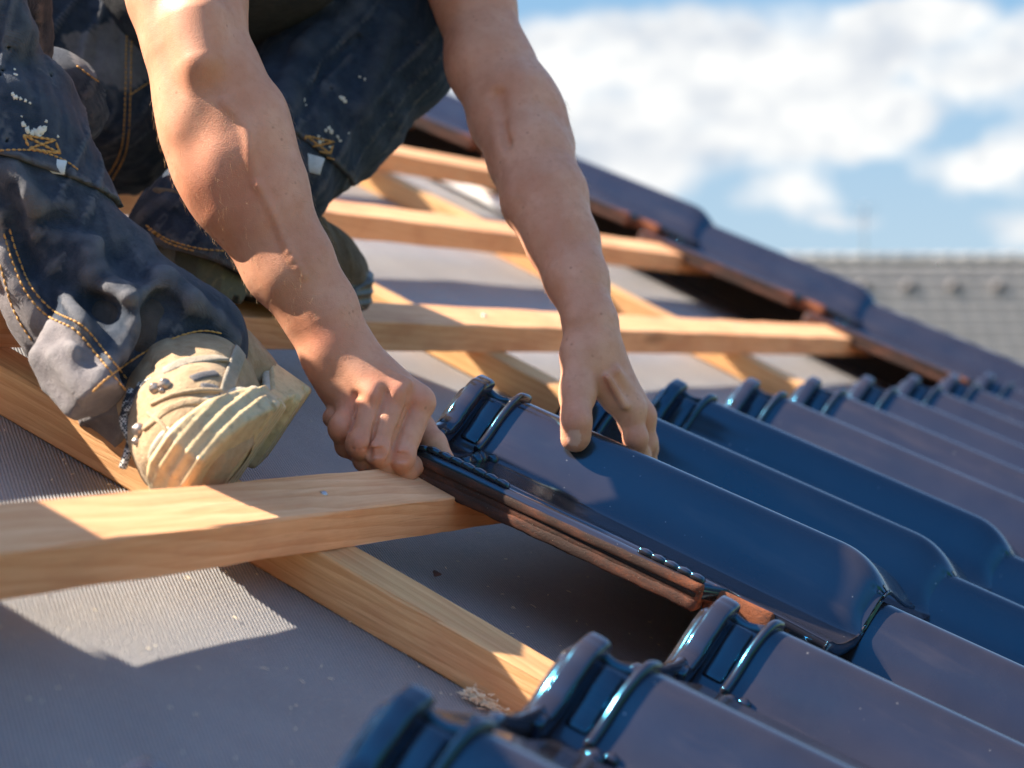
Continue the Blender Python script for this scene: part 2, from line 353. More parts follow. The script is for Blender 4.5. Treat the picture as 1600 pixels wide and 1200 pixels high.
M_EYE = simple('eye', (.7, .7, .7), .2)

# ------------------------------------------------------------------ setting
G = 60
V = []; F = []; Ng = 40
for i in range(Ng + 1):
    for j in range(Ng + 1):
        V.append((-900 + 1800 * i / Ng, -900 + 1800 * j / Ng, 0))
for i in range(Ng):
    for j in range(Ng): a = i * (Ng + 1) + j; F.append((a, a + Ng + 1, a + Ng + 2, a + 1))
tag(mesh_obj('ground', V, F, M_GRND), kind='structure')

MEMN = -.0668; BH = .0327; BWD = .0541; CW = .0571; RIDGE = 2.7; EAVE = -1.7; UL, UR = -2.6, 2.74
house = empty('house', W(0, 0, 0)); tag(house, 'house under the worker, its roof stripped to the dark underlay and half retiled', 'house')
house.matrix_world = Matrix.Identity(4)
# roof deck slab
dk = [W(UL, EAVE, MEMN - .022), W(UR, EAVE, MEMN - .022), W(UR, RIDGE, MEMN - .022), W(UL, RIDGE, MEMN - .022)]
yb = 2 * dk[2][1] - dk[0][1]
dk2 = [np.array([UR, yb, dk[0][2]]), np.array([UL, yb, dk[0][2]])]
top = dk + dk2; bot = [p - np.array([0, 0, .12]) for p in top]
Fd = [(0, 1, 2, 3), (3, 2, 4, 5), (6, 9, 8, 7), (9, 11, 10, 8), (0, 6, 7, 1), (4, 10, 11, 5), (1, 7, 8, 2), (2, 8, 10, 4), (3, 9, 6, 0), (5, 11, 9, 3)]
mesh_obj('roof_deck', top + bot, Fd, M_CTR, house, False)
zt = dk[0][2] - .10; y0, y1 = dk[0][1] + .5, yb - .5; yr = dk[2][1]
zr = dk[2][2] - .14
slope = (dk[2][2] - dk[0][2]) / (dk[2][1] - dk[0][1]); zw = dk[0][2] - .13 + slope * .5
Vw = []
for x in (UL + .4, UR - .4): Vw += [(x, y0, 0), (x, y1, 0), (x, y1, zw), (x, yr, zr), (x, y0, zw)]
mesh_obj('wall', Vw, [(0, 1, 2, 3, 4), (9, 8, 7, 6, 5), (0, 5, 6, 1), (0, 4, 9, 5), (1, 6, 7, 2)], M_BRICK, house, False)
for xx in (-1.6, .8):
    v_, f_ = box_vf(xx, xx + 1.0, y0 - .02, y0 + .05, 1.0, 2.3); wn = mesh_obj('window', v_, f_, M_WHITE, house, False)
    v_, f_ = box_vf(xx + .08, xx + .92, y0 - .03, y0 - .015, 1.08, 2.22); mesh_obj('pane', v_, f_, M_GLASS, wn, False)
v_, f_ = box_vf(0, .022, 0, RIDGE - EAVE - .02, 0, .082)
M_BOARD = simple('shade_board', (.022, .018, .017), .8); vb_o = mesh_obj('shade_board', v_, f_, M_BOARD, house, False); vb_o.matrix_world = RM(2.60, EAVE + .01, MEMN - .02)  # near-black board added; stands in for the shade under the edge tiles
# underlay membrane, gently sagging between the counter battens
nu, nv = 160, 90; V = []; F = []
C_U = [-1.98, -1.04, -.0985, .885, 1.823]
for i in range(nu + 1):
    for j in range(nv + 1):
        u = UL + (UR - UL) * i / nu; v = EAVE + (RIDGE - EAVE) * j / nv
        dmin = min(abs(u - (c + CW / 2)) for c in C_U)
        s_ = min(1, max(0, (dmin - .05) / .3)); V.append((u, v, -.004 * s_ * (1 + .5 * math.sin(3.1 * v + 2 * u) + .5 * math.sin(7 * u + 1.3 * v))))
for i in range(nu):
    for j in range(nv): a = i * (nv + 1) + j; F.append((a, a + nv + 1, a + nv + 2, a + 1))
mem = mesh_obj('underlay_membrane', V, F, M_MEM, None, True, mw=RM(0, 0, MEMN))
tag(mem, 'dark grey woven underlay sheet stretched over the roof under the battens', 'underlay')
v_, f_ = box_vf(0, .05, 0, 1.1, 0, .018); o = bevel(mesh_obj('edge_strip', v_, f_, M_WHITE, None, False, mw=RM(2.30, .86, MEMN + .003)), .004)
tag(o, 'white strip lying on the underlay beside the far tile column', 'strip')

# ------------------------------------------------------------------ timber
SB = .34
def timber(name, L, w_, h_, material, mw, seed, parent=None):
    """length along x, width y, height z (top at 0), slightly waney"""
    r = np.random.RandomState(seed); n = max(8, int(L / .05)); ph = r.rand(12) * 6.28; V = []; F = []
    prof = [(0, -h_), (w_, -h_), (w_, 0), (0, 0)]
    b = .0016; sec = []
    for (y, z), (sy, sz) in zip(prof, ((1, 1), (-1, 1), (-1, -1), (1, -1))):
        pts_ = [(y, z + sz * b), (y + sy * b * .3, z + sz * b * .3), (y + sy * b, z)]
        if (sy, sz) in ((-1, 1), (1, -1)): pts_ = pts_[::-1]
        sec += pts_
    sec = [sec[i] for i in range(12)]
    # order counter-clockwise
    sec = sorted(sec, key=lambda s: math.atan2((s[1] + h_ / 2) / h_, (s[0] - w_ / 2) / w_)); k = len(sec)
    for i in range(n + 1):
        x = L * i / n
        for q_, (y, z) in enumerate(sec):
            j = .0007 * math.sin(x * 23 + ph[q_]) + .0005 * math.sin(x * 61 + ph[(q_ + 5) % 12])
            V.append((x, y + j, z + .0005 * math.sin(x * 31 + ph[(q_ + 3) % 12])))
    for i in range(n):
        for q_ in range(k): a = i * k + q_; b_ = i * k + (q_ + 1) % k; F.append((a, b_, b_ + k, a + k))
    F.append(tuple(range(k))[::-1]); F.append(tuple(n * k + i for i in range(k)))
    o = mesh_obj(name, V, F, material, parent, True, mw=mw)
    try: o.data.shade_auto_smooth if False else None
    except Exception: pass
    for p in o.data.polygons: p.use_smooth = False
    return o
def rotz(mw, a): return mw @ Matrix.Rotation(a, 4, 'Z')
for i, c in enumerate(C_U):
    # long axis along v (local x = +v): rotate the frame by 90 degrees
    mw = RM(c + CW, EAVE + .02, -BH) @ Matrix.Rotation(math.pi / 2, 4, 'Z')
    o = timber('counter_batten', RIDGE - EAVE - .06, CW, -MEMN + -BH - .0005, M_CTR, mw, 20 + i)
    names = ['first counter batten beyond the left end of the roof view', 'counter batten left of the worker, outside the picture', 'nearest sloping counter batten under the tan shoe and the front batten',
             'second sloping counter batten, passing behind the right hand', 'third sloping counter batten, short of the far tile column', 'counter batten hidden beneath the far edge column of tiles']
    tag(o, names[i], 'counter batten', 'counter battens running up the slope')
bn = {-3: 'lowest batten under the bottom tiles', -2: 'batten beneath the tails of the bottom tile row', -1: 'batten carrying the bottom row of tiles', 0: 'front batten, thick and nearest, carrying the held tile', 1: 'second batten up, with the dark rear shoe on it', 2: 'third batten up, behind both forearms',
      3: 'fourth batten up, just left of the far arm', 4: 'fifth batten up, its orange shaded end under the far tiles', 5: 'sixth batten up the slope behind the knee', 6: 'seventh batten up the slope', 7: 'topmost batten under the ridge'}
def nail_vf():
    return sweep([(0, 0, -.001), (0, 0, .0007), (0, 0, .0010)], [.0030, .0030, .0020], [.0030, .0030, .0020], up=(0, 1, 0), seg=12, power=2)
NAIL = None
for j in range(-3, 8):
    if j == 7: vv = 2.38
    else: vv = j * SB
    u_s = -2.4
    o = timber('roof_batten', 2.597 - u_s, BWD, BH, M_BAT, RM(u_s, vv, 0), 40 + j)
    tag(o, bn[j], 'roof batten', 'horizontal roof battens')
    for i, c in enumerate(C_U):
        if i not in (2, 3, 4) or j < 0 or j > 4: continue
        n_ = mesh_obj('nail', *nail_vf(), M_NAIL); n_.parent = o
        n_.location = (c + .024 - u_s, .026 if j == 0 else .03, 0)

# ------------------------------------------------------------------ roof tiles
U0, WT = 0.0, .2558
VH, VT = .092, -.316      # head and tail positions of a tile, v measured from its batten's front edge
TILT = .064
prof_pts = [(-.151, .0075), (-.148, .0095), (-.140, .010), (-.134, .0045), (-.127, .0045), (-.121, .0075), (-.112, .007), (-.094, .003), (-.075, .0005), (-.057, .0000), (-.044, .0018), (-.036, .0070),
            (-.027, .018), (-.019, .033), (-.012, .0445), (-.006, .0505), (0, .0528), (.008, .0522), (.02, .0495), (.04, .0445), (.06, .0395), (.085, .0335), (.11, .0285), (.128, .0255), (.136, .024)]
PX_, PZ_ = zip(*prof_pts)
def smooth_prof():
    xs = []; C = catmull([(x, z) for x, z in prof_pts], 3); return np.array([c[0] for c in C]), np.array([c[1] for c in C])
SX, SZ = smooth_prof()
def zt_at(x, v):
    """top surface height of the tile at cross position x, v"""
    z = np.interp(x, SX, SZ); roll = np.clip(np.interp(x, [-.045, -.02, 0], [0, .6, 1]), 0, 1)
    tt = np.clip((-.262 - v) / .054, 0, 1.0)
    z = z - roll * .0235 * tt ** 2.2 - (1 - roll) * (.002 * tt ** 2 + .006 * np.clip(-v / .3, 0, 1))
    ch = np.clip((v - .040) / .006, 0, 1); z = z - ch * (.0075 * (.35 + .65 * roll))
    return z + (VH - v) * TILT
def make_tile_meshes():
    vs = np.concatenate([np.linspace(VH, .050, 8), np.linspace(.0485, .038, 9), np.linspace(.03, -.24, 20), np.linspace(-.25, -.305, 22), np.linspace(-.308, VT, 6)])
    X = SX; nx, nv_ = len(X), len(vs); V = []; F = []
    def xx(x, v):      # the roll narrows and its foot swings outward at the tail; the low lock is cut back
        t = np.clip((-.275 - v) / .04, 0, 1); return x
    for v in vs:
        tt = np.clip((-.29 - v) / .026, 0, 1)
        for x in X: V.append((x + (.010 * tt * tt if x > -.05 and x < .0 else 0) * (1 if x < -.01 else .5), v, zt_at(x, v)))
    for v in vs:
        for x in X:
            edge = np.clip((v - VT) / .012, 0, 1)
            th = .0115 if x < .10 else .0105
            V.append((x, v, zt_at(x, max(v, -.29)) - th - .004 * np.clip(1 - (v - VT) / .02, 0, 1) * (x > -.04)))
    O = nx * nv_
    for i in range(nv_ - 1):
        for k in range(nx - 1):
            a = i * nx + k; F.append((a, a + nx, a + nx + 1, a + 1)); F.append((O + a, O + a + 1, O + a + nx + 1, O + a + nx))
    for k in range(nx - 1):
        F.append((k, k + 1, O + k + 1, O + k)); a = (nv_ - 1) * nx + k; F.append((a, O + a, O + a + 1, a + 1))
    for i in range(nv_ - 1):
        a = i * nx; F.append((a, O + a, O + a + nx, a + nx)); a += nx - 1; F.append((a, a + nx, O + a + nx, O + a))
    # the lock edge is cut back near the tail
    Va = np.array(V); mask = (Va[:, 0] < -.128) & (Va[:, 1] < -.215); Va[mask, 0] = -.128 + (Va[mask, 0] + .128) * .05
    body = bpy.data.meshes.new('roof_tile'); body.from_pydata([tuple(p) for p in Va], [], F); body.materials.append(M_GLZ); body.materials.append(M_CLAY)
    bm = bmesh.new(); bm.from_mesh(body)
    bm.normal_update()
    for f in bm.faces:
        f.smooth = True
        c_ = f.calc_center_median()
        if all(v_.index >= O for v_ in f.verts) and f.calc_center_median().y > -.285: f.material_index = 1
    crease = [e for e in bm.edges if len(e.link_faces) == 2 and (sum(v_.index >= O for v_ in e.verts) in (0, 2)) and e.calc_face_angle(0) > 1.0]
    bmesh.ops.bevel(bm, geom=crease, offset=.0018, segments=2, affect='EDGES')
    bm.to_mesh(body); bm.free()
    # raw clay side lock: rough bar below the left edge, cut short before the tail
    def P(x, v, dz=0): return np.array([x, v, float(zt_at(x, v)) + dz])
    vb = np.linspace(VH, -.213, 60); r = np.random.RandomState(3)
    p1 = [np.array([-.1420, v, (VH - v) * TILT - .0125 + .0003 * math.sin(v * 190)]) for v in vb]
    V1, F1 = sweep(p1, .0100, .0050, seg=20, power=5); V1 = [v + r.randn(3) * .00016 for v in V1]
    p0_ = [np.array([-.1425, v, (VH - v) * TILT + .0010]) for v in vb]; V0, F0 = sweep(p0_, .0098, .0042, seg=20, power=5); V0 = [v + r.randn(3) * .00010 for v in V0]
    pm = [np.array([-.1408, v, (VH - v) * TILT - .0055]) for v in vb]; V2, F2 = sweep(pm, .0098, .0060, seg=16, power=6)
    V2, F2 = join((V2, F2), (V0, F0))
    p3 = [np.array([-.127, v, (VH - v) * TILT - .006]) for v in np.linspace(-.216, -.268, 8)]; V3, F3 = sweep(p3, .006, .010, seg=12, power=5)
    side = bpy.data.meshes.new('side_lock'); vv_, ff_ = join((V1, F1), (V2, F2), (V3, F3)); side.from_pydata([tuple(p) for p in vv_], [], ff_); side.materials.append(M_CLAY)
    for p in side.polygons: p.use_smooth = len(p.vertices) == 4
    # beads on the lock
    parts = []
    for (va, vb_) in ((.084, -.035), (-.155, -.212)):
        n = int((va - vb_) / .0105)
        for i in range(n):
            vc = va - (i + .5) * (va - vb_) / n; h = .0022
            pp = [P(-.1450, vc + .0048, .0003), P(-.1450, vc + .0040, h * .8), P(-.1450, vc, h), P(-.1450, vc - .0040, h * .8), P(-.1450, vc - .0048, .0003)]
            parts.append(sweep(pp, [.003, .0038, .0040, .0038, .003], [.002, .0024, .0026, .0024, .002], seg=12, power=4))
    bead = bpy.data.meshes.new('bead_strip'); vv_, ff_ = join(*parts); bead.from_pydata([tuple(p) for p in vv_], [], ff_); bead.materials.append(M_GLZ)
    for p in bead.polygons: p.use_smooth = True
    # head rims: thick outer bar, thin inner rib, cross webs and knobs
    def along(x0, x1, v, dz, n=26, vfun=None):
        xs = np.linspace(x0, x1, n); return [P(x, v if vfun is None else vfun(x), dz) for x in xs]
    xs = np.linspace(-.026, .006, 20)
    outer = [np.array([x, .0755, np.interp(x, SX, SZ) * .86 + .0062 + .0008 * math.sin(x * 500)]) for x in np.concatenate([np.linspace(-.052, -.028, 8), np.linspace(-.025, .004, 16)])]
    outer = [p + np.array([-.004, 0, 0]) for p in outer]
    outer[-1] = outer[-1] + np.array([0, 0, -.001])
    o1 = sweep(outer, .0080, [.0075] * 8 + [.0085] * 16, up=(-.5, 0, .85), seg=20, power=5)
    low = [np.array([x, .0775, np.interp(x, SX, SZ) + .0035 + (.004 if x > -.075 else .0035)]) for x in np.linspace(-.146, -.040, 20)]
    o2 = sweep(low, .0055, .0085, seg=12, power=3.2)
    inner = [np.array([x, .0425 - .004 * np.clip((x + .02) / .03, 0, 1), float(zt_at(x, .036)) + .0016]) for x in np.linspace(-.040, .012, 30)]
    o3 = sweep(inner, .0034, .0046, up=(-.45, 0, .9), seg=12, power=2.3)
    inl = [np.array([x, .041, float(zt_at(x, .036)) + .000]) for x in np.linspace(-.118, -.046, 16)]
    o4 = sweep(inl, .0032, .0030, seg=10, power=2.3)
    web = [np.array([.002, v, .0495 - .004 * math.sin((v - .045) / .03 * 3.1)]) for v in np.linspace(.045, .073, 8)]; o5 = sweep(web, .0025, .0055, seg=10)
    pad = [np.array([x, .0565, np.interp(x, SX, SZ) - .0035]) for x in np.linspace(-.030, -.008, 10)]; o6 = sweep(pad, .0085, .0032, up=(-.8, 0, .6), seg=12, power=4)
    kn = []
    for (x, v, a, b, h) in ((-.047, .034, .0055, .0065, .0075), (-.056, .033, .005, .006, .0075), (-.070, .034, .009, .005, .005), (-.040, .026, .004, .005, .006)):
        z0 = float(zt_at(x, .03)) - .002; kn.append(sweep([(x, v, z0), (x, v, z0 + h * .6), (x, v, z0 + h * .9), (x, v, z0 + h)], [a, a, a * .8, a * .45], [b, b, b * .8, b * .45], up=(0, 1, 0), seg=14, power=3))
    rim = bpy.data.meshes.new('head_rim'); vv_, ff_ = join(o1, o2, o3, o4, o5, o6, *kn); rim.from_pydata([tuple(p) for p in vv_], [], ff_); rim.materials.append(M_GLZ)
    for p in rim.polygons: p.use_smooth = True
    for me in (rim,):
        for p in me.polygons: p.use_smooth = True
    return body, side, bead, rim
TB, TS, TD, TR = make_tile_meshes()
ordn = ['first', 'second', 'third', 'fourth', 'fifth', 'sixth', 'seventh', 'eighth', 'ninth', 'tenth', 'eleventh', 'twelfth', 'thirteenth', 'fourteenth', 'fifteenth', 'sixteenth']
def tile(k, j, label, group, mw=None, full=True, covered=False):
    r = random.Random(k * 31 + j * 7)
    mw = mw or (RM(U0 + k * WT + r.uniform(-.001, .001), j * SB + r.uniform(-.0012, .0012), .0) @ Matrix.Rotation(r.uniform(-.002, .002), 4, 'Z'))
    o = bpy.data.objects.new('roof_tile', TB); o.matrix_world = mw; link(o); tag(o, label, 'roof tile', group)
    for nm, me in (('side_lock', TS), ('bead_strip', TD), ('head_rim', TR)):
        if nm == 'head_rim' and covered: continue
        if not full and nm == 'bead_strip': continue
        c = bpy.data.objects.new(nm, me); link(c, o)
    return o
GR = 'glossy blue-black roof tiles'
tile(1, 0, 'blue-black tile being set by both hands, its rusty raw side edge open to view', GR, mw=RM(U0 + 1 * WT, 0, .008) @ Matrix.Rotation(math.radians(-.35), 4, 'X'))
for k in range(2, 11):
    tile(k, 0, '%s glossy tile to the right of the held tile in the same row' % ordn[k - 2], GR, full=k < 4, covered=k == 10)
lowl = {-3: 'tile almost outside the bottom left of the picture, only its lug tip showing', -2: 'blurred nearest tile in the bottom row, lug at bottom centre', -1: 'second tile of the bottom row with the tall lug against the counter batten', 0: 'bottom-row tile whose lug stands in front of the raw edge end of the held tile'}
for k in range(-3, 11):
    if k in lowl: lb = lowl[k]
    else: lb = 'bottom-row tile tucked under the tail of the %s' % ('held tile' if k == 1 else '%s tile right of the held one' % ordn[k - 2])
    tile(k, -1, lb, GR, full=k < 3, covered=k >= 1)
for j in range(1, 7):
    tile(10, j, 'tile in the far edge column, %s row above the row being laid' % ordn[j - 1], GR, full=False, covered=j < 6)
# a stack of tiles added out of view to cast the shadow on the front batten
for i in range(7):
    mw = RM(-.700, .53, 0) @ Matrix.Translation((0, .0, i * .034))
    tile(-4, 3 + i, 'unseen tile in a stack added left of the worker as shadow caster, %s from the bottom' % ordn[i], 'stack of unseen added roof tiles', mw=mw, full=False)

# ------------------------------------------------------------------ implicit surfaces for the person
def sstep(x): x = np.clip(x, 0, 1); return x * x * (3 - 2 * x)
class SDF:
    def __init__(s): s.ops = []
    def cap(s, a, b, ra, rb, k=.008, op='u', flat=None): s.ops.append(('cap', np.array(a, float), np.array(b, float), ra, rb, k, op, flat)); return s
    def ball(s, a, r, k=.008, op='u', flat=None): return s.cap(a, np.array(a) + 1e-6, r, r, k, op, flat)
    def chain(s, pts, rs, k=.008, op='u', flat=None):
        for i in range(len(pts) - 1): s.cap(pts[i], pts[i + 1], rs[i], rs[i + 1], k, op, flat)
        return s
    def half(s, p, n, k=.002): n = np.array(n, float); s.ops.append(('half', np.array(p, float), n / np.linalg.norm(n), k)); return s
    def sub(s, other, k=.008, op='u'): s.ops.append(('sub', other, k, op)); return s
    def fn(s, f): s.ops.append(('fn', f)); return s
    def __call__(s, P):
        f = None
        for o in s.ops:
            if o[0] == 'cap':
                _, a, b, ra, rb, k, op, flat = o
                pa = P - a; ba = b - a
                if flat is not None:
                    fd, fs = flat; fd = np.asarray(fd, float); fd = fd / np.linalg.norm(fd)
                    pa = pa + (pa @ fd)[:, None] * (fs - 1) * fd; ba = ba + (ba @ fd) * (fs - 1) * fd
                t = np.clip((pa @ ba) / max(ba @ ba, 1e-12), 0, 1)
                d = np.sqrt(((pa - t[:, None] * ba) ** 2).sum(1)) - (ra + (rb - ra) * t)
                if flat is not None: d = d / max(1, fs ** .5)
            elif o[0] == 'half': d = (P - o[1]) @ o[2]; k = o[3]; op = 'i'
            elif o[0] == 'sub':
                k = o[2]; op = o[3]; bb = getattr(o[1], 'bb', None)
                if bb is None: d = o[1](P)
                else:
                    mk = ((P > bb[0]) & (P < bb[1])).all(1); d = np.full(len(P), .5)
                    if mk.any(): d[mk] = o[1](P[mk])
            else: f = f + o[1](P); continue
            if f is None: f = d; continue
            if op == 'u': h = np.clip(.5 + .5 * (f - d) / k, 0, 1); f = f + (d - f) * h - k * h * (1 - h)
            elif op == 'i': h = np.clip(.5 - .5 * (f - d) / k, 0, 1); f = f + (d - f) * h + k * h * (1 - h)
            elif op == 's': d = -d; h = np.clip(.5 - .5 * (f - d) / k, 0, 1); f = f + (d - f) * h + k * h * (1 - h)
        return f
def ev(F, P, chunk=400000):
    return np.concatenate([F(P[i:i + chunk]) for i in range(0, len(P), chunk)]) if len(P) else np.zeros(0)
def grad(F, P, e=4e-4):
    g = np.stack([ev(F, P + e * np.eye(3)[i]) - ev(F, P - e * np.eye(3)[i]) for i in range(3)], 1) / (2 * e); return g
def polygonise(F, lo, hi, h, B=8):
    lo = np.array(lo, float); hi = np.array(hi, float); nb = np.ceil((hi - lo) / (h * B)).astype(int) + 1; n = nb * B + 1
    bi = np.stack(np.meshgrid(*[np.arange(k) for k in nb], indexing='ij'), -1).reshape(-1, 3)
    fc = ev(F, lo + (bi + .5) * B * h); keep = np.abs(fc) < B * h * .87 * 1.5 + .004
    A = np.full(tuple(n), 1.0, np.float32)
    for b in bi[(~keep) & (fc < 0)]: A[b[0] * B:b[0] * B + B + 1, b[1] * B:b[1] * B + B + 1, b[2] * B:b[2] * B + B + 1] = -1
    loc = np.stack(np.meshgrid(*[np.arange(B + 1)] * 3, indexing='ij'), -1).reshape(-1, 3)
    kb = bi[keep]
    for i in range(0, len(kb), 400):
        idx = (kb[i:i + 400, None] * B + loc).reshape(-1, 3); A[idx[:, 0], idx[:, 1], idx[:, 2]] = F(lo + idx * h)
    A = np.where(A == 0, 1e-7, A); I = A < 0
    c = np.zeros(tuple(n - 1), np.int8)
    for dx in (0, 1):
        for dy in (0, 1):
            for dz in (0, 1): c += I[dx:n[0] - 1 + dx, dy:n[1] - 1 + dy, dz:n[2] - 1 + dz]
    act = np.argwhere((c > 0) & (c < 8)); del c
    vid = np.full(tuple(n - 1), -1, np.int32); vid[act[:, 0], act[:, 1], act[:, 2]] = np.arange(len(act))
    acc_ = np.zeros((len(act), 3)); cnt = np.zeros(len(act))
    cor = [(x, y, z) for x in (0, 1) for y in (0, 1) for z in (0, 1)]
    vals = {cc: A[act[:, 0] + cc[0], act[:, 1] + cc[1], act[:, 2] + cc[2]].astype(float) for cc in cor}
    for a in cor:
        for ax in range(3):
            if a[ax]: continue
            b = list(a); b[ax] = 1; b = tuple(b); va, vb = vals[a], vals[b]; m_ = (va < 0) != (vb < 0)
            t = va[m_] / (va[m_] - vb[m_]); p = np.tile(np.array(a, float), (m_.sum(), 1)); p[:, ax] += t; acc_[m_] += p; cnt[m_] += 1
    V = lo + (act + acc_ / cnt[:, None]) * h
    Q = []
    for ax in range(3):
        u, v = [(1, 2), (2, 0), (0, 1)][ax]; sl0 = [slice(None)] * 3; sl1 = [slice(None)] * 3; sl0[ax] = slice(0, -1); sl1[ax] = slice(1, None)
        E = np.argwhere(I[tuple(sl0)] != I[tuple(sl1)]); E = E[(E[:, u] > 0) & (E[:, v] > 0) & (E[:, u] < n[u] - 1) & (E[:, v] < n[v] - 1)]
        s0 = I[E[:, 0], E[:, 1], E[:, 2]]
        def g(du, dv):
            e = E.copy(); e[:, u] -= du; e[:, v] -= dv; return vid[e[:, 0], e[:, 1], e[:, 2]]
        q4 = np.stack([g(1, 1), g(0, 1), g(0, 0), g(1, 0)], 1); q4[~s0] = q4[~s0][:, ::-1]; Q.append(q4)
    Q = np.concatenate(Q); Q = Q[(Q >= 0).all(1)]
    for _ in range(2):
        g = grad(F, V); f = ev(F, V); st = np.clip(f / np.maximum((g * g).sum(1), .05), -h, h); V = V - g * st[:, None] * .9
    return V, Q
def trace(F, x, y, d0=1.3, d1=3.2, off=0):
    """first point of surface F met when looking towards photo pixel x,y"""
    d = C2W @ np.array([(x - 800) / FPX, (y - 600) / FPX, 1]); t = d0
    for _ in range(200):
        p = CAMW + d * t; f = F(p[None])[0]
        if f < 2e-4: return p + np.array(d) / np.linalg.norm(d) * off
        t += max(f * .6, 1e-4)
        if t > d1: return None
    return None
def attr(o, name, arr):
    a = o.data.attributes.new(name, 'FLOAT', 'POINT'); a.data.foreach_set('value', np.asarray(arr, np.float32))
def seg_dist(P, poly):
    d = np.full(len(P), 9.)
    for a, b in zip(poly[:-1], poly[1:]):
        ba = b - a; t = np.clip(((P - a) @ ba) / (ba @ ba + 1e-12), 0, 1); d = np.minimum(d, np.linalg.norm(P - a - t[:, None] * ba, axis=1))
    return d
def ch(lst): return [S(x, y, d) for x, y, d, r in lst], [r for *_, r in lst]

CX, CY, CZ = C2W[:, 0], C2W[:, 1], C2W[:, 2]
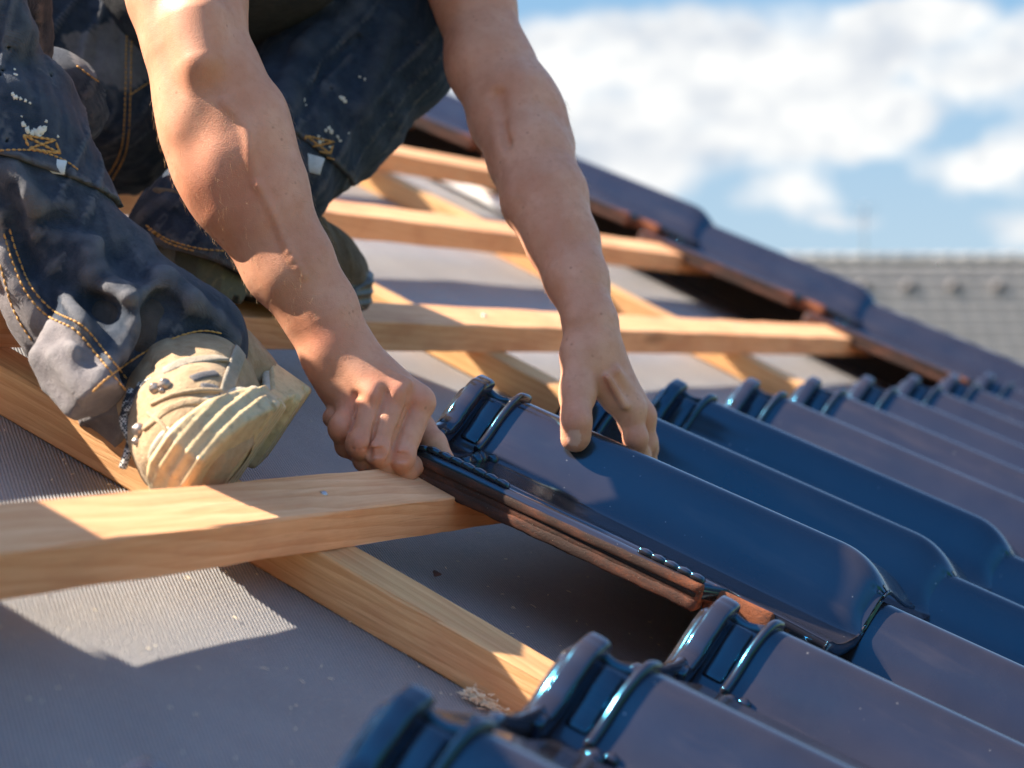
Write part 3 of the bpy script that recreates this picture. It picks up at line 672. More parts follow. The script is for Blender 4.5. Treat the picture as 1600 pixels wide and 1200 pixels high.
# ---- arm and fist on the left of the picture (the worker's right arm)
armR = [(250, -420, 2.10, .055), (275, -180, 2.03, .052), (287, -60, 1.985, .049), (293, 0, 1.97, .0445), (306, 80, 1.955, .0375), (332, 150, 1.95, .0405), (362, 236, 1.945, .0430), (404, 325, 1.94, .0375), (453, 413, 1.935, .0325), (500, 488, 1.93, .0262), (530, 548, 1.93, .0228)]
def build_armR():
    f = SDF(); p, r = ch(armR); f.chain(p[:7], r[:7], .02); fd = -CX * .50 - CY * .22 - CZ * .84; f.chain(p[5:], [x * 1.05 for x in r[5:]], .02, flat=(fd, 1.32))
    f.cap(S(308, 30, 1.925), S(317, 94, 1.914), .023, .0195, .014)          # end of the upper arm bulging over the elbow crease
    f.cap(S(392, 190, 1.945), S(422, 275, 1.94), .021, .019, .025)            # outer forearm muscle
    f.cap(S(300, 215, 1.935), S(345, 330, 1.93), .017, .014, .025)
    for line, rr in (([(352, 160), (374, 184), (388, 214), (392, 250), (404, 290)], .0014), ([(404, 290), (428, 335), (446, 380), (474, 430)], .0012)):
        pts_ = [trace(f, q_[0], q_[1], 1.5, 2.3, rr * .80) for q_ in catmull([np.array([x, y, 0.]) for x, y in line], 4)]; pts_ = [q_ for q_ in pts_ if q_ is not None]; n_ = len(pts_) - 1
        f2 = SDF(); [f2.cap(a, b, rr * (.45 + .55 * math.sin(3.1 * (i_ + .3) / n_)), rr * (.45 + .55 * math.sin(3.1 * (i_ + 1.2) / (n_ + .6))), .003) for i_, (a, b) in enumerate(zip(pts_[:-1], pts_[1:]))]
        f2.bb = (np.min(pts_, 0) - .02, np.max(pts_, 0) + .02); f.sub(f2, .0065)
    # hand back and knuckles
    Wp = S(531, 550, 1.93)
    mcp = {'pinky': S(552, 630, 1.918), 'ring': S(582, 616, 1.908), 'middle': S(620, 613, 1.910), 'index': S(655, 626, 1.922)}
    palm = SDF()
    for k_, r_ in (('pinky', .0125), ('ring', .0125), ('middle', .0125), ('index', .013)): palm.cap(Wp, mcp[k_], .0205, r_, .012)
    palm.cap(S(515, 572, 1.932), S(540, 640, 1.935), .016, .014, .012)
    palm.cap(S(575, 640, 1.955), S(635, 655, 1.958), .020, .018, .012)
    palm.cap(S(505, 560, 1.925), S(522, 600, 1.925), .014, .012, .012)
    for k_ in mcp: palm.ball(mcp[k_] - CZ * .0015, .0112, .006)
    for a, b in (('pinky', 'ring'), ('ring', 'middle'), ('middle', 'index')):    # valleys between the knuckles
        c_ = (mcp[a] + mcp[b]) / 2; palm.cap(c_ - CZ * .013, c_ - CZ * .012 + CY * .012, .0035, .003, .009, 's')
    f.sub(palm, .012)
    for k_, ln in (('index', 1), ('middle', 1), ('ring', .8)):                     # tendons
        a = Wp * .62 + mcp[k_] * .38 - CZ * .0135; b = mcp[k_] - CZ * .0085; f.cap(a, b, .0022, .0028, .008)
    f.cap(S(560, 555, 1.909), S(604, 580, 1.906), .0016, .0016, .005); f.cap(S(604, 580, 1.906), S(640, 596, 1.905), .0016, .0014, .005)
    fing = {'pinky': [(552, 632, 1.918, .0105), (534, 668, 1.905, .0098), (543, 698, 1.915, .0090), (566, 712, 1.938, .0086)],
            'ring': [(582, 618, 1.909, .0107), (563, 695, 1.893, .0105), (570, 718, 1.905, .0097), (600, 728, 1.932, .0092)],
            'middle': [(620, 615, 1.911, .0108), (591, 706, 1.892, .0107), (600, 730, 1.905, .0100), (632, 733, 1.932, .0096)],
            'index': [(655, 630, 1.923, .0110), (628, 714, 1.900, .0108), (632, 734, 1.912, .0102), (660, 722, 1.938, .0098)]}
    F_ = None
    for k_, L_ in fing.items():
        g = SDF(); p, r = ch(L_); g.chain(p, r, .005)
        g.ball(p[1] - CZ * .001, L_[1][3] * 1.04, .004)
        c_ = p[1] - CZ * L_[1][3] * 1.02
        for dd in (-.0028, 0, .0026): g.cap(c_ + CY * dd - CX * .006, c_ + CY * dd + CX * .006, .0005, .0005, .0012, 's')   # creases over the joint
        if F_ is None: F_ = g
        else: F_ = SDF().sub(F_).sub(g, .0010)
    f.sub(F_, .0042)
    nm = list(fing)
    for a, b in zip(nm[:-1], nm[1:]):                                              # clefts between neighbouring fingers
        pa_ = (S(*fing[a][0][:3]) * .45 + S(*fing[a][1][:3]) * .55 + S(*fing[b][0][:3]) * .45 + S(*fing[b][1][:3]) * .55) / 2; pb_ = (S(*fing[a][1][:3]) + S(*fing[b][1][:3])) / 2; pc_ = (S(*fing[a][0][:3]) * .85 + S(*fing[a][1][:3]) * .15 + S(*fing[b][0][:3]) * .85 + S(*fing[b][1][:3]) * .15) / 2
        f.cap(pc_ - CZ * .0115, pa_ - CZ * .0095, .0008, .0016, .0035, 's'); f.cap(pa_ - CZ * .0095, pb_ - CZ * .009 + CY * .006, .0016, .0016, .0035, 's')
    f.ball(S(521, 652, 1.925), .0088, .004)                                     # heel of the palm bulging past the little finger
    # thumb pressing on the glaze
    th = [(615, 640, 1.965, .016), (655, 672, 1.962, .0125), (678, 694, 1.950, .0100), (697, 717, 1.946, .0080)]
    g = SDF(); p, r = ch(th); g.chain(p, r, .006); f.sub(g, .004)
    return f
# ---- arm and hand on the right of the picture (the worker's left arm)
armL = [(700, -430, 2.38, .05), (712, -180, 2.31, .043), (722, -60, 2.29, .038), (739, 0, 2.27, .0350), (765, 100, 2.235, .0375), (803, 172, 2.205, .0395), (829, 250, 2.17, .0355), (852, 312, 2.14, .0345), (875, 372, 2.115, .0290), (902, 440, 2.085, .0235), (922, 505, 2.06, .0198), (927, 542, 2.055, .0195)]
def build_armL():
    f = SDF(); p, r = ch(armL); f.chain(p, r, .02)
    f.cap(S(845, 185, 2.2), S(862, 225, 2.19), .020, .016, .02)
    f.cap(S(778, 150, 2.165), S(792, 225, 2.14), .0035, .003, .012, 's')
    Wp = S(927, 545, 2.055)
    mi, mm, mr, mp = S(983, 640, 2.055), S(1001, 652, 2.076), S(1000, 660, 2.096), S(990, 660, 2.115)
    f.cap(Wp, mi, .0190, .0135, .012); f.cap(Wp, mm, .0190, .013, .012); f.cap(Wp, mr, .017, .012, .012); f.cap(Wp, mp, .016, .011, .012)
    f.cap(S(905, 560, 2.045), S(901, 618, 2.030), .0155, .0150, .014)          # ball of the thumb
    f.cap(S(935, 575, 2.048), S(962, 625, 2.05), .013, .010, .012)
    th = [(902, 612, 2.030, .0155), (900, 645, 2.014, .0118), (901, 664, 2.008, .0112), (900, 683, 2.010, .0108), (898, 688, 2.010, .0098)]
    g = SDF(); p, r = ch(th); g.chain(p, r, .006); g.ball(S(901, 655, 2.006), .0113, .005)
    for yy in (651, 655, 659): g.cap(S(890, yy, 1.9955), S(913, yy + 1, 1.9955), .0005, .0005, .0012, 's')
    f.sub(g, .007)
    idx = [(983, 640, 2.055, .0128), (993, 684, 2.052, .0108), (1001, 712, 2.066, .0096), (1002, 738, 2.086, .0085)]
    mid = [(1001, 652, 2.076, .0125), (1009, 692, 2.078, .0105), (1010, 722, 2.092, .0095), (1008, 745, 2.108, .0085)]
    rin = [(1000, 660, 2.096, .012), (1010, 700, 2.104, .0102), (1010, 730, 2.115, .0092), (1006, 750, 2.13, .0082)]
    pin = [(990, 660, 2.115, .011), (1000, 700, 2.128, .0092), (1000, 728, 2.14, .0084), (998, 745, 2.15, .0075)]
    F_ = None
    for L_ in (idx, mid, rin, pin):
        g = SDF(); p, r = ch(L_); g.chain(p, r, .005); g.ball(p[1], L_[1][3] * 1.05, .004); F_ = g if F_ is None else SDF().sub(F_).sub(g, .0018)
    f.sub(F_, .007)
    f.cap(S(950, 590, 2.027), S(976, 634, 2.036), .0018, .0022, .008)
    f.cap(S(965, 580, 2.035), S(996, 640, 2.060), .0018, .0022, .008)
    return f
FR, FL = build_armR(), build_armL()
def bounds(lists, pad):
    P = np.array([S(x, y, d) for L_ in lists for x, y, d, r in L_]); return P.min(0) - pad, P.max(0) + pad
def warp_noise(seed, freqs, amps):
    r = np.random.RandomState(seed); W_ = []
    for fr_, am in zip(freqs, amps):
        for _ in range(6): k_ = r.randn(3); k_ *= fr_ / np.linalg.norm(k_); W_.append((k_, r.rand() * 6.28, am / 2.4))
    return lambda P: sum(a * np.sin(P @ k_ + ph) for k_, ph, a in W_)
skin_n = warp_noise(5, (90, 220), (.0009, .00035))
FR.fn(skin_n); FL.fn(skin_n)
extraR = [(700, 740, 1.99, 0), (500, 740, 1.88, 0)]; extraL = [(1030, 755, 2.16, 0), (880, 700, 1.99, 0)]
lo, hi = bounds([armR[2:], extraR], .07); V1, Q1 = polygonise(FR, lo, hi, .0014)
lo, hi = bounds([armL[2:], extraL], .06); V2, Q2 = polygonise(FL, lo, hi, .0015)
# torso, neck and head (above the picture), coarse
HEADC = S(640, -640, 2.02); NECK = S(500, -480, 2.18)
ft = SDF(); SHR, SHL = S(250, -420, 2.10), S(700, -430, 2.38)
fwd = HEADC - NECK; fwd /= np.linalg.norm(fwd)
look = S(720, 600, 2.0) - HEADC; look /= np.linalg.norm(look)
hup = fwd - look * (fwd @ look) * .6; hup /= np.linalg.norm(hup); look = look - hup * (look @ hup); look /= np.linalg.norm(look); hs = np.cross(look, hup)
ft.cap(NECK, HEADC - hup * .03, .060, .052, .03)
ft.cap(HEADC + hup * .03 - look * .02, HEADC + hup * .03 + look * .012, .078, .074, .02, flat=(hs, 1.12)); ft.cap(HEADC - hup * .045 + look * .02, HEADC - hup * .085 + look * .045, .058, .030, .03)
nose = HEADC + look * .082 - hup * .018; ft.cap(HEADC + look * .072 + hup * .01, nose + look * .012 - hup * .012, .008, .012, .008)
for sg in (-1, 1):
    ft.ball(HEADC + look * .080 + hup * .012 + hs * .032 * sg, .013, .010, 's'); ft.ball(HEADC + look * .069 + hup * .010 + hs * .032 * sg, .0125, .003)
    ft.cap(HEADC + hs * .078 * sg + hup * .015, HEADC + hs * .079 * sg - hup * .025, .014, .009, .006, flat=(hs, 2.2))
    ft.cap(HEADC + look * .078 + hup * .028 + hs * .018 * sg, HEADC + look * .074 + hup * .030 + hs * .048 * sg, .006, .004, .01)
ft.cap(HEADC + look * .083 - hup * .050 - hs * .020, HEADC + look * .083 - hup * .050 + hs * .020, .0055, .0055, .005); ft.cap(HEADC + look * .090 - hup * .050 - hs * .022, HEADC + look * .090 - hup * .050 + hs * .022, .0016, .0016, .002, 's')
PELV = S(240, 20, 2.50); CHEST = (SHR + SHL) / 2 + np.array([0, .02, -.06])
ft.cap(PELV, CHEST, .13, .125, .05); ft.cap(SHR * .8 + SHL * .2, SHL * .8 + SHR * .2, .055, .055, .05); ft.cap(NECK, CHEST, .05, .08, .04)
ft.cap(SHR, S(275, -180, 2.03), .055, .050, .03); ft.cap(SHL, S(712, -180, 2.31), .05, .042, .03); ft.cap(S(275, -180, 2.03), S(289, -40, 1.98), .050, .0465, .01); ft.cap(S(712, -180, 2.31), S(726, -45, 2.288), .042, .0368, .01)
V3, Q3 = polygonise(ft, np.min([HEADC, PELV, SHR, SHL], 0) - .2, np.max([HEADC, PELV, SHR, SHL], 0) + .2, .0065)
ARM1, ARM2 = V1, V2
SV = np.concatenate([V1, V2, V3]); SQ = np.concatenate([Q1, Q2 + len(V1), Q3 + len(V1) + len(V2)])
person = fast_mesh('person', SV, SQ, M_SKIN)
tag(person, 'person in dark work trousers squatting and setting a tile with both bare hands', 'person')
red = np.zeros(len(SV))
for (x, y, d, r_) in [(552, 630, 1.905, .013), (582, 614, 1.895, .014), (620, 612, 1.895, .014), (655, 626, 1.905, .014), (563, 695, 1.88, .011), (590, 705, 1.88, .011), (626, 712, 1.888, .011), (535, 668, 1.895, .010), (510, 530, 1.905, .02), (340, 300, 1.9, .05), (1015, 650, 2.06, .014), (902, 660, 2.0, .012), (995, 690, 2.045, .012), (898, 688, 2.0, .008)]:
    red = np.maximum(red, np.exp(-((SV - S(x, y, d)) ** 2).sum(1) / r_ ** 2 * 1.2) * .9)
attr(person, 'red', red)
nail = np.zeros(len(SV)); nc = trace(FL, 897, 684)
if nc is not None:
    dl = SV - nc; nail = (np.abs(dl @ CX) / .0062) ** 2.4 + (np.abs(dl @ CY) / .0072) ** 2.4; nail = np.where((nail < 1) & (np.abs(dl @ CZ) < .006), 1., 0.)
attr(person, 'nail', nail)
fh = SDF(); fh.cap(HEADC + hup * .045 - look * .03, HEADC + hup * .045 + look * .012, .082, .074, .02); fh.half(HEADC + look * .055 + hup * .03, look * .8 - hup * .35, .01); fh.fn(warp_noise(3, (150, 400), (.003, .0012)))
V, Q = polygonise(fh, HEADC - .16, HEADC + .16, .004); fast_mesh('hair', V, Q, M_HAIR, person)
for sg in (-1, 1):
    v_, f_ = sweep([HEADC + look * t + hup * .010 + hs * .032 * sg for t in (.076, .079, .0815)], [.010, .008, .002], [.006, .005, .001], up=tuple(hup), seg=12, power=2); mesh_obj('eye', v_, f_, M_EYE, person)
# shirt
fs_ = SDF(); fs_.cap(PELV, CHEST, .150, .145, .05); fs_.cap(SHR * .8 + SHL * .2, SHL * .8 + SHR * .2, .070, .070, .05); fs_.cap(NECK * .75 + CHEST * .25, CHEST, .062, .09, .04); fs_.cap(SHR, S(275, -190, 2.03), .070, .066, .03); fs_.cap(SHL, S(710, -190, 2.312), .066, .060, .03)
fs_.half(NECK + fwd * .01, fwd, .01); fs_.fn(warp_noise(9, (22, 60), (.006, .003)))
fs_.cap(S(370, -185, 2.26), CHEST, .130, .14, .05)  # belly bulk added to block stray sun from the worker's left forearm
V, Q = polygonise(fs_, np.min([PELV, SHR, SHL, NECK], 0) - .2, np.max([PELV, SHR, SHL, NECK], 0) + .2, .007); fast_mesh('t_shirt', V, Q, M_TEE, person)
# ------------------------------------------------------------------ trousers
legR = [(258, 618, 1.830, .0615), (210, 550, 1.825, .0625), (128, 448, 1.825, .0605), (40, 334, 1.830, .0615), (-26, 225, 1.840, .0755), (-205, 60, 1.87, .070)]
legL = [(290, 400, 2.185, .0600), (318, 358, 2.20, .0600), (405, 270, 2.255, .0640), (505, 160, 2.33, .0680), (588, 48, 2.38, .0780)]
KR, KL, HIP = S(-240, 80, 1.88), S(588, 48, 2.38), S(240, 10, 2.50)
cloth_n = warp_noise(11, (13, 38, 95), (.0040, .0024, .0007))
def fold_noise(P):
    a = np.sin(P @ np.array([31., 12, 44]) + 2.2 * np.sin(P @ np.array([9., -14, 7]))); b = np.sin(P @ np.array([-38., 66, 30]) + 2.6 * np.sin(P @ np.array([19., 23, -17])) + 1.2 * np.sin(P @ np.array([-41., 12, 37]))); c_ = np.sin(P @ np.array([72., 40, -65]) + 2.2 * np.sin(P @ np.array([25., -33, 21])))
    return -.0030 * (np.abs(a) ** 2) + .0015 + .0024 * (.45 - np.exp(-(b / .30) ** 2)) + .0012 * np.exp(-(c_ / .35) ** 2)
def base_leg(lst, k=.02):
    g = SDF(); p, r = ch(lst); g.chain(p, r, k); return g
FT = SDF()
FT.sub(base_leg(legR)); FT.cap(S(-240, 80, 1.88), S(0, 110, 2.50), .055, .100, .03)
g = base_leg(legL); FT.sub(g, .02); FT.cap(S(588, 48, 2.38), S(330, 40, 2.50), .080, .125, .04)
FT.cap(HIP, S(190, 205, 2.43), .165, .055, .05); FT.cap(S(0, 110, 2.50), HIP, .105, .15, .05); FT.cap(S(-40, 90, 2.30), S(110, 60, 2.45), .09, .12, .04); FT.cap(S(150, 150, 2.35), S(185, 190, 2.42), .06, .055, .06)
FT.cap(HIP, S(280, -120, 2.44), .165, .150, .04)
FT.cap(S(-30, -10, 1.80), S(12, 60, 1.80), .024, .020, .014); FT.cap(S(30, 165, 2.14), S(78, 160, 2.13), .052, .052, .02); FT.cap(S(20, -20, 2.0), S(45, 110, 2.05), .030, .022, .02); FT.cap(S(108, 545, 1.745), S(168, 648, 1.705), .030, .024, .02)          # bunched cloth at knee and cuff; thigh bulk added to block a sun patch
FT.fn(lambda P: cloth_n(P) + fold_noise(P))
def ridge(F, line, r, sink, k, d0=1.3, d1=3.2, op='u'):
    pts_ = [trace(F, x, y, d0, d1, sink) for x, y in line]; pts_ = [q_ for q_ in pts_ if q_ is not None]
    h = SDF()
    for i, (a, b) in enumerate(zip(pts_[:-1], pts_[1:])):
        if np.linalg.norm(a - b) < .06: h.cap(a, b, r, r, .004)
    if not h.ops: return
    if len(pts_) > 1: h.bb = (np.min(pts_, 0) - r - k * 1.5, np.max(pts_, 0) + r + k * 1.5); F.sub(h, k, op)
FT.cap(S(226, 486, 1.810), S(303, 530, 1.835), .040, .041, .018)
for line, r_, sk in (([(140, 402), (147, 428), (168, 448), (198, 452)], .0105, .001), ([(206, 464), (222, 446), (258, 438), (292, 468)], .0105, .001), ([(175, 452), (200, 470), (206, 500)], .006, .000), ([(300, 470), (335, 500), (360, 530)], .007, .003), ([(0, 268), (20, 285), (46, 312)], .009, .001), ([(45, 350), (90, 372), (150, 380)], .005, .002), ([(206, 480), (200, 520), (180, 552)], .0075, .001), ([(98, 470), (118, 500), (124, 545)], .0070, .001), ([(60, 500), (38, 455), (12, 405)], .0080, .001), ([(30, 300), (60, 318), (100, 322)], .005, .001), ([(60, 560), (80, 600), (112, 636)], .007, .001), ([(150, 600), (140, 630), (150, 655)], .006, .001), ([(206, 480), (200, 520), (182, 550), (160, 578)], .0070, .003),
                  ([(60, 480), (30, 445), (8, 400)], .0085, .004), ([(20, 265), (38, 300), (55, 322)], .0065, .003), ([(96, 478), (118, 510), (120, 545)], .0060, .002), ([(60, 510), (90, 560), (120, 600)], .007, .003),
                  ([(500, 60), (460, 130), (440, 180)], .010, .005), ([(610, 40), (575, 120), (560, 170)], .008, .004), ([(300, 310), (260, 320), (230, 340)], .008, .004), ([(560, 20), (520, 60), (480, 80)], .01, .005)):
    ridge(FT, line, r_, sk, .010)
for line, r_, sk in (([(190, 395), (208, 420), (232, 432)], .009, -.003), ([(150, 475), (185, 492), (225, 480), (262, 478)], .0070, -.001), ([(225, 540), (228, 500), (245, 470)], .005, -.001), ([(15, 300), (20, 360), (50, 420)], .006, -.001), ([(80, 470), (100, 500), (150, 560)], .004, -.001), ([(470, 180), (500, 120), (560, 60)], .006, -.001)):
    ridge(FT, line, r_, sk, .010, op='s')
cloth_full = lambda P: cloth_n(P) + fold_noise(P)
# hems: cut and hollow each leg
cutR = (S(266, 602, 1.755), CX * .52 + CY * .80 - CZ * .30); cutL = (S(300, 402, 2.14), -CX * .20 + CY * .96 - CZ * .18)
inR = SDF().chain([S(275, 650, 1.836), S(210, 550, 1.826), S(165, 488, 1.826)], [.0525, .0525, .045], .01)
inL = SDF().chain([S(282, 418, 2.18), S(318, 358, 2.20), S(350, 325, 2.22)], [.0525, .0530, .045], .01)
def trousers_field(P):
    f = FT(P)
    for (p0, n0), lim in ((cutR, 2.02), (cutL, 9)):
        n0 = n0 / np.linalg.norm(n0); d = (P - p0) @ n0; z = (P - CAMW) @ CZ
        use = (z < 2.02) if lim < 5 else (z >= 2.02)
        f = np.where(use, np.maximum(f, d), f)
    f = np.maximum(f, -inR(P)); f = np.maximum(f, -inL(P)); return f
lo = np.min([S(-250, -150, 1.9), S(300, 720, 1.7), HIP, KR, S(300, 450, 2.2)], 0) - .17; hi = np.max([KR, KL, HIP, S(300, 720, 1.9)], 0) + .17
V, Q = polygonise(trousers_field, lo, hi, .0042)
pants = fast_mesh('trousers', V, Q, M_PANTS, person)
def inpoly(uv, poly):
    x, y = uv[:, 0], uv[:, 1]; r = np.zeros(len(x), bool); n = len(poly); j = n - 1
    for i in range(n):
        xi, yi = poly[i]; xj, yj = poly[j]; c_ = ((yi > y) != (yj > y)) & (x < (xj - xi) * (y - yi) / (yj - yi + 1e-9) + xi); r ^= c_; j = i
    return r
uv, zc = PX(V)
seam = [(-15, 300), (6, 365), (19, 407), (40, 455), (72, 492), (118, 516), (152, 555), (198, 612), (215, 690)]
pan = (inpoly(uv, seam + [(120, 760), (-120, 500), (-120, 300)]) & (zc < 2.0)) | (inpoly(uv, [(93, 54), (140, 49), (196, 17), (260, 8), (300, 60), (262, 120), (240, 118), (196, 143), (155, 125), (118, 100)]) & (zc > 2.0))
attr(pants, 'panel', pan.astype(float))
TF = trousers_field
paint = np.zeros(len(V)); attr(pants, 'paint', paint)
# knee pockets: a second layer of cloth ending in a stitched lower edge
def pocket(name, p0, n0, zr_, lo, hi):
    n0 = n0 / np.linalg.norm(n0)
    def f(P):
        b = FT(P); z = (P - CAMW) @ CZ; d = (P - p0) @ n0
        return np.maximum(np.maximum(b - .0046, -(b + .002)), np.maximum(d, np.maximum(z - zr_[1], zr_[0] - z)))
    V, Q = polygonise(f, lo, hi, .0036); o = fast_mesh(name, V, Q, M_PAD, person); return f, o
pkR, okR = pocket('knee_pocket', S(70, 262, 1.77), -CX * .22 + CY * .96 - CZ * .15, (1.50, 1.96), np.minimum(S(-150, 300, 1.6), S(170, -60, 1.85)) - .13, np.maximum(S(-150, 300, 1.6), S(170, -60, 1.85)) + .13)
pkL, okL = pocket('knee_pocket', S(492, 240, 2.25), -CX * .52 + CY * .85 - CZ * .10, (2.15, 2.36), np.minimum(S(380, 300, 2.2), S(720, -20, 2.4)) - .06, np.maximum(S(380, 300, 2.2), S(720, -20, 2.4)) + .06)
def pocket_paint(o, spots, seed):
    me = o.data; co = np.zeros(len(me.vertices) * 3, np.float32); me.vertices.foreach_get('co', co); co = co.reshape(-1, 3); uv, z = PX(co); a = np.zeros(len(co)); r = np.random.RandomState(seed)
    for (x, y, rx, ry) in spots:
        d = ((uv[:, 0] - x) / rx) ** 2 + ((uv[:, 1] - y) / ry) ** 2; a = np.maximum(a, (d < 1) * 1.0)
    attr(o, 'paint', a)
def flakes(F, spots, parent, name, d0, d1, seed):
    """dried paint: small irregular flat drops sitting on the cloth"""
    r = np.random.RandomState(seed); parts = []
    for (x, y, rad) in spots:
        p = trace(F, x, y, d0, d1, 0)
        if p is None: continue
        n = grad(F, p[None], 1e-3)[0]; n /= np.linalg.norm(n) + 1e-9; t = np.cross(n, CY); t /= np.linalg.norm(t); b = np.cross(n, t); k = 11; ring = []
        for i in range(k): a = 2 * math.pi * i / k; q_ = rad * (.4 + .65 * r.rand()); ring.append(p + t * math.cos(a) * q_ + b * math.sin(a) * q_)
        parts.append(([p + n * .0005] + [q_ + n * .0002 for q_ in ring] + [q_ - n * .0014 for q_ in ring], [(0, 1 + i, 1 + (i + 1) % k) for i in range(k)] + [(1 + i, 1 + k + i, 1 + k + (i + 1) % k, 1 + (i + 1) % k) for i in range(k)]))
    for v_, f_ in parts: mesh_obj(name, v_, f_, M_PAINT, parent)
M_PAINT = simple('dried_paint', (.62, .56, .46), .6)
flakes(pkR, [(20, 147, .0022), (25, 152, .0028), (32, 154, .002), (40, 157, .0016), (47, 161, .0013), (38, 195, .0028), (43, 203, .0035), (50, 208, .0040), (58, 206, .0045), (65, 204, .004), (70, 200, .0025), (60, 212, .003), (34, 182, .0010), (72, 190, .0018), (91, 213, .0016), (24, 116, .0022), (23, 108, .0012)], person, 'paint_spot', 1.3, 2.0, 2)
flakes(pkL, [(535, 154, .0038), (539, 158, .0028), (476, 156, .0022), (478, 164, .0016), (514, 200, .003), (518, 206, .0035), (510, 204, .0025), (505, 218, .003), (500, 222, .0025), (528, 214, .0022), (532, 220, .0024), (516, 230, .002), (562, 120, .0016), (570, 124, .0018), (545, 208, .0014), (498, 213, .002)], person, 'paint_spot', 2.0, 2.6, 3)
# stitching
def stitches(F, lines, r, d0, d1, dash=.0042, gap=.0014, name='stitching', parent=None, M_=None):
    for line in lines:
        parts = []
        px = catmull([np.array([x, y, 0.]) for x, y in line], 10); pts_ = []
        for q_ in px:
            p = trace(F, q_[0], q_[1], d0, d1, 0)
            if p is not None and (not pts_ or np.linalg.norm(p - pts_[-1]) < .05): pts_.append(p)
        if len(pts_) < 2: continue
        L_ = np.concatenate([[0], np.cumsum([np.linalg.norm(b - a) for a, b in zip(pts_[:-1], pts_[1:])])]); P_ = np.array(pts_); s0 = 0
        while s0 + dash < L_[-1]:
            q_ = [np.array([np.interp(s0 + dash * t, L_, P_[:, i]) for i in range(3)]) for t in (0, .33, .66, 1)]
            q_ = [a - CZ * e for a, e in zip(q_, (-r * .6, r * .7, r * .7, -r * .6))]
            parts.append(sweep(q_, [r * .7, r, r, r * .7], [r * .7, r, r, r * .7], up=tuple(-CZ), seg=6, power=2)); s0 += dash + gap
        if parts: mesh_obj(name, *join(*parts), M_ or M_THREAD, parent)
sm2 = [(x + 9 + (2 if y > 480 else 0), y - 7) for x, y in seam[1:-1]]
stitches(TF, [seam[1:-1], sm2, [(0, 414), (21, 484), (52, 535), (100, 600), (140, 655)]], .0008, 1.3, 2.0, parent=pants)
stitches(TF, [[(145, 612), (164, 594), (189, 575), (227, 550), (273, 528), (315, 517), (353, 522)]], .0008, 1.3, 2.0, .0046, .0004, parent=pants)
stitches(pkR, [[(-10, 236), (20, 234), (60, 236), (100, 250), (126, 268)], [(-10, 243), (20, 241), (60, 243), (98, 257), (124, 274)]], .0008, 1.3, 2.0, .003, .0014, parent=okR)
stitches(pkR, [[(37, 211), (46, 232)], [(46, 232), (94, 240)], [(94, 240), (86, 219)], [(86, 219), (37, 211)], [(37, 211), (94, 240)], [(46, 232), (86, 219)]], .0011, 1.3, 2.0, .004, .0004, parent=okR)
stitches(pkL, [[(440, 200), (455, 226), (490, 240), (525, 250)], [(438, 206), (452, 232), (488, 247), (524, 257)]], .0009, 2.0, 2.7, .003, .0014, parent=okL)
stitches(pkL, [[(478, 212), (474, 232)], [(474, 232), (516, 240)], [(516, 240), (522, 222)], [(522, 222), (478, 212)], [(478, 212), (516, 240)], [(474, 232), (522, 222)]], .0011, 2.0, 2.7, .004, .0004, parent=okL)
stitches(TF, [[(200, 20), (197, 80), (196, 140), (190, 230), (165, 280), (148, 290)], [(208, 20), (205, 80), (204, 140), (198, 232), (174, 284)], [(120, 103), (155, 128), (194, 148)], [(204, 148), (240, 124)], [(405, 132), (440, 115), (470, 100)], [(228, 352), (262, 374), (310, 388), (350, 392)], [(232, 358), (264, 380), (310, 394)]], .0009, 2.0, 2.9, .004, .0012, parent=pants)
def label_tag(F, x, y, wpx, hpx, ang, d0, d1, par):
    p = trace(F, x, y, d0, d1, 0)
    if p is None: return
    dd = (p - CAMW) @ CZ; s_ = dd / FPX; ca, sa = math.cos(ang), math.sin(ang); ax = CX * ca + CY * sa; ay = -CX * sa + CY * ca
    path = [p + ay * (t * hpx * s_) - CZ * (.0025 + .0018 * math.sin(t * 2.6)) for t in np.linspace(-.3, 1, 7)]
    mesh_obj('label_tab', *sweep(path, wpx * s_ / 2, .0009, up=tuple(-CZ), seg=12, power=8), M_TAG, par)
label_tag(TF, 82, 254, 46, 16, .14, 1.3, 2.0, okR); label_tag(TF, 488, 249, 38, 20, .28, 2.0, 2.7, okL)

# ------------------------------------------------------------------ shoes
SW_X = [0, .015, .04, .09, .14, .19, .225, .26, .28, .292]; SW_W = [.016, .029, .036, .032, .037, .048, .050, .041, .027, .010]
def plan(P, grow=0):
    x, y = P[:, 0], P[:, 1]; w_ = np.interp(x, SW_X, SW_W) + grow; cy = np.interp(x, [0, .1, .2, .29], [0, -.002, .006, .004])
    dx = np.maximum(np.maximum(-x - grow, x - .292 - grow), -1); return np.maximum(np.abs(y - cy) * .93 - w_ * .93, dx)
def smax(a, b, k): h = np.clip(.5 - .5 * (a - b) / k, 0, 1); return a + (b - a) * h + k * h * (1 - h)
def sole_f(P):
    x, z = P[:, 0], P[:, 2]; top = np.interp(x, [0, .04, .09, .15, .21, .26, .292], [.052, .044, .026, .024, .026, .044, .052]); bot = np.interp(x, [0, .03, .075, .08, .115, .12, .22, .292], [.004, 0, 0, .008, .008, .002, .001, .016])
    d = smax(plan(P, .001 - .10 * np.clip(z - .02, 0, .1) * (x > .2)), z - top, .010); d = smax(d, bot - z, .004)
    y = P[:, 1]; gx = z * .9 + x * .55 + y * .25
    ph = (z - .10 * x) * 2 * math.pi / .0098; rid = -(.5 + .5 * np.cos(ph)) ** 2 * .0021 * sstep((x - .13) / .05) * sstep((z - .010) / .004) * sstep((top - .004 - z) / .003)
    lug = (np.sin(x * 250 + y * 60) > .45) * .003 * (z < .006); ln = np.exp(-((z - top + .005) / .0020) ** 2) * -.0014
    return d - rid * -1 + lug + ln
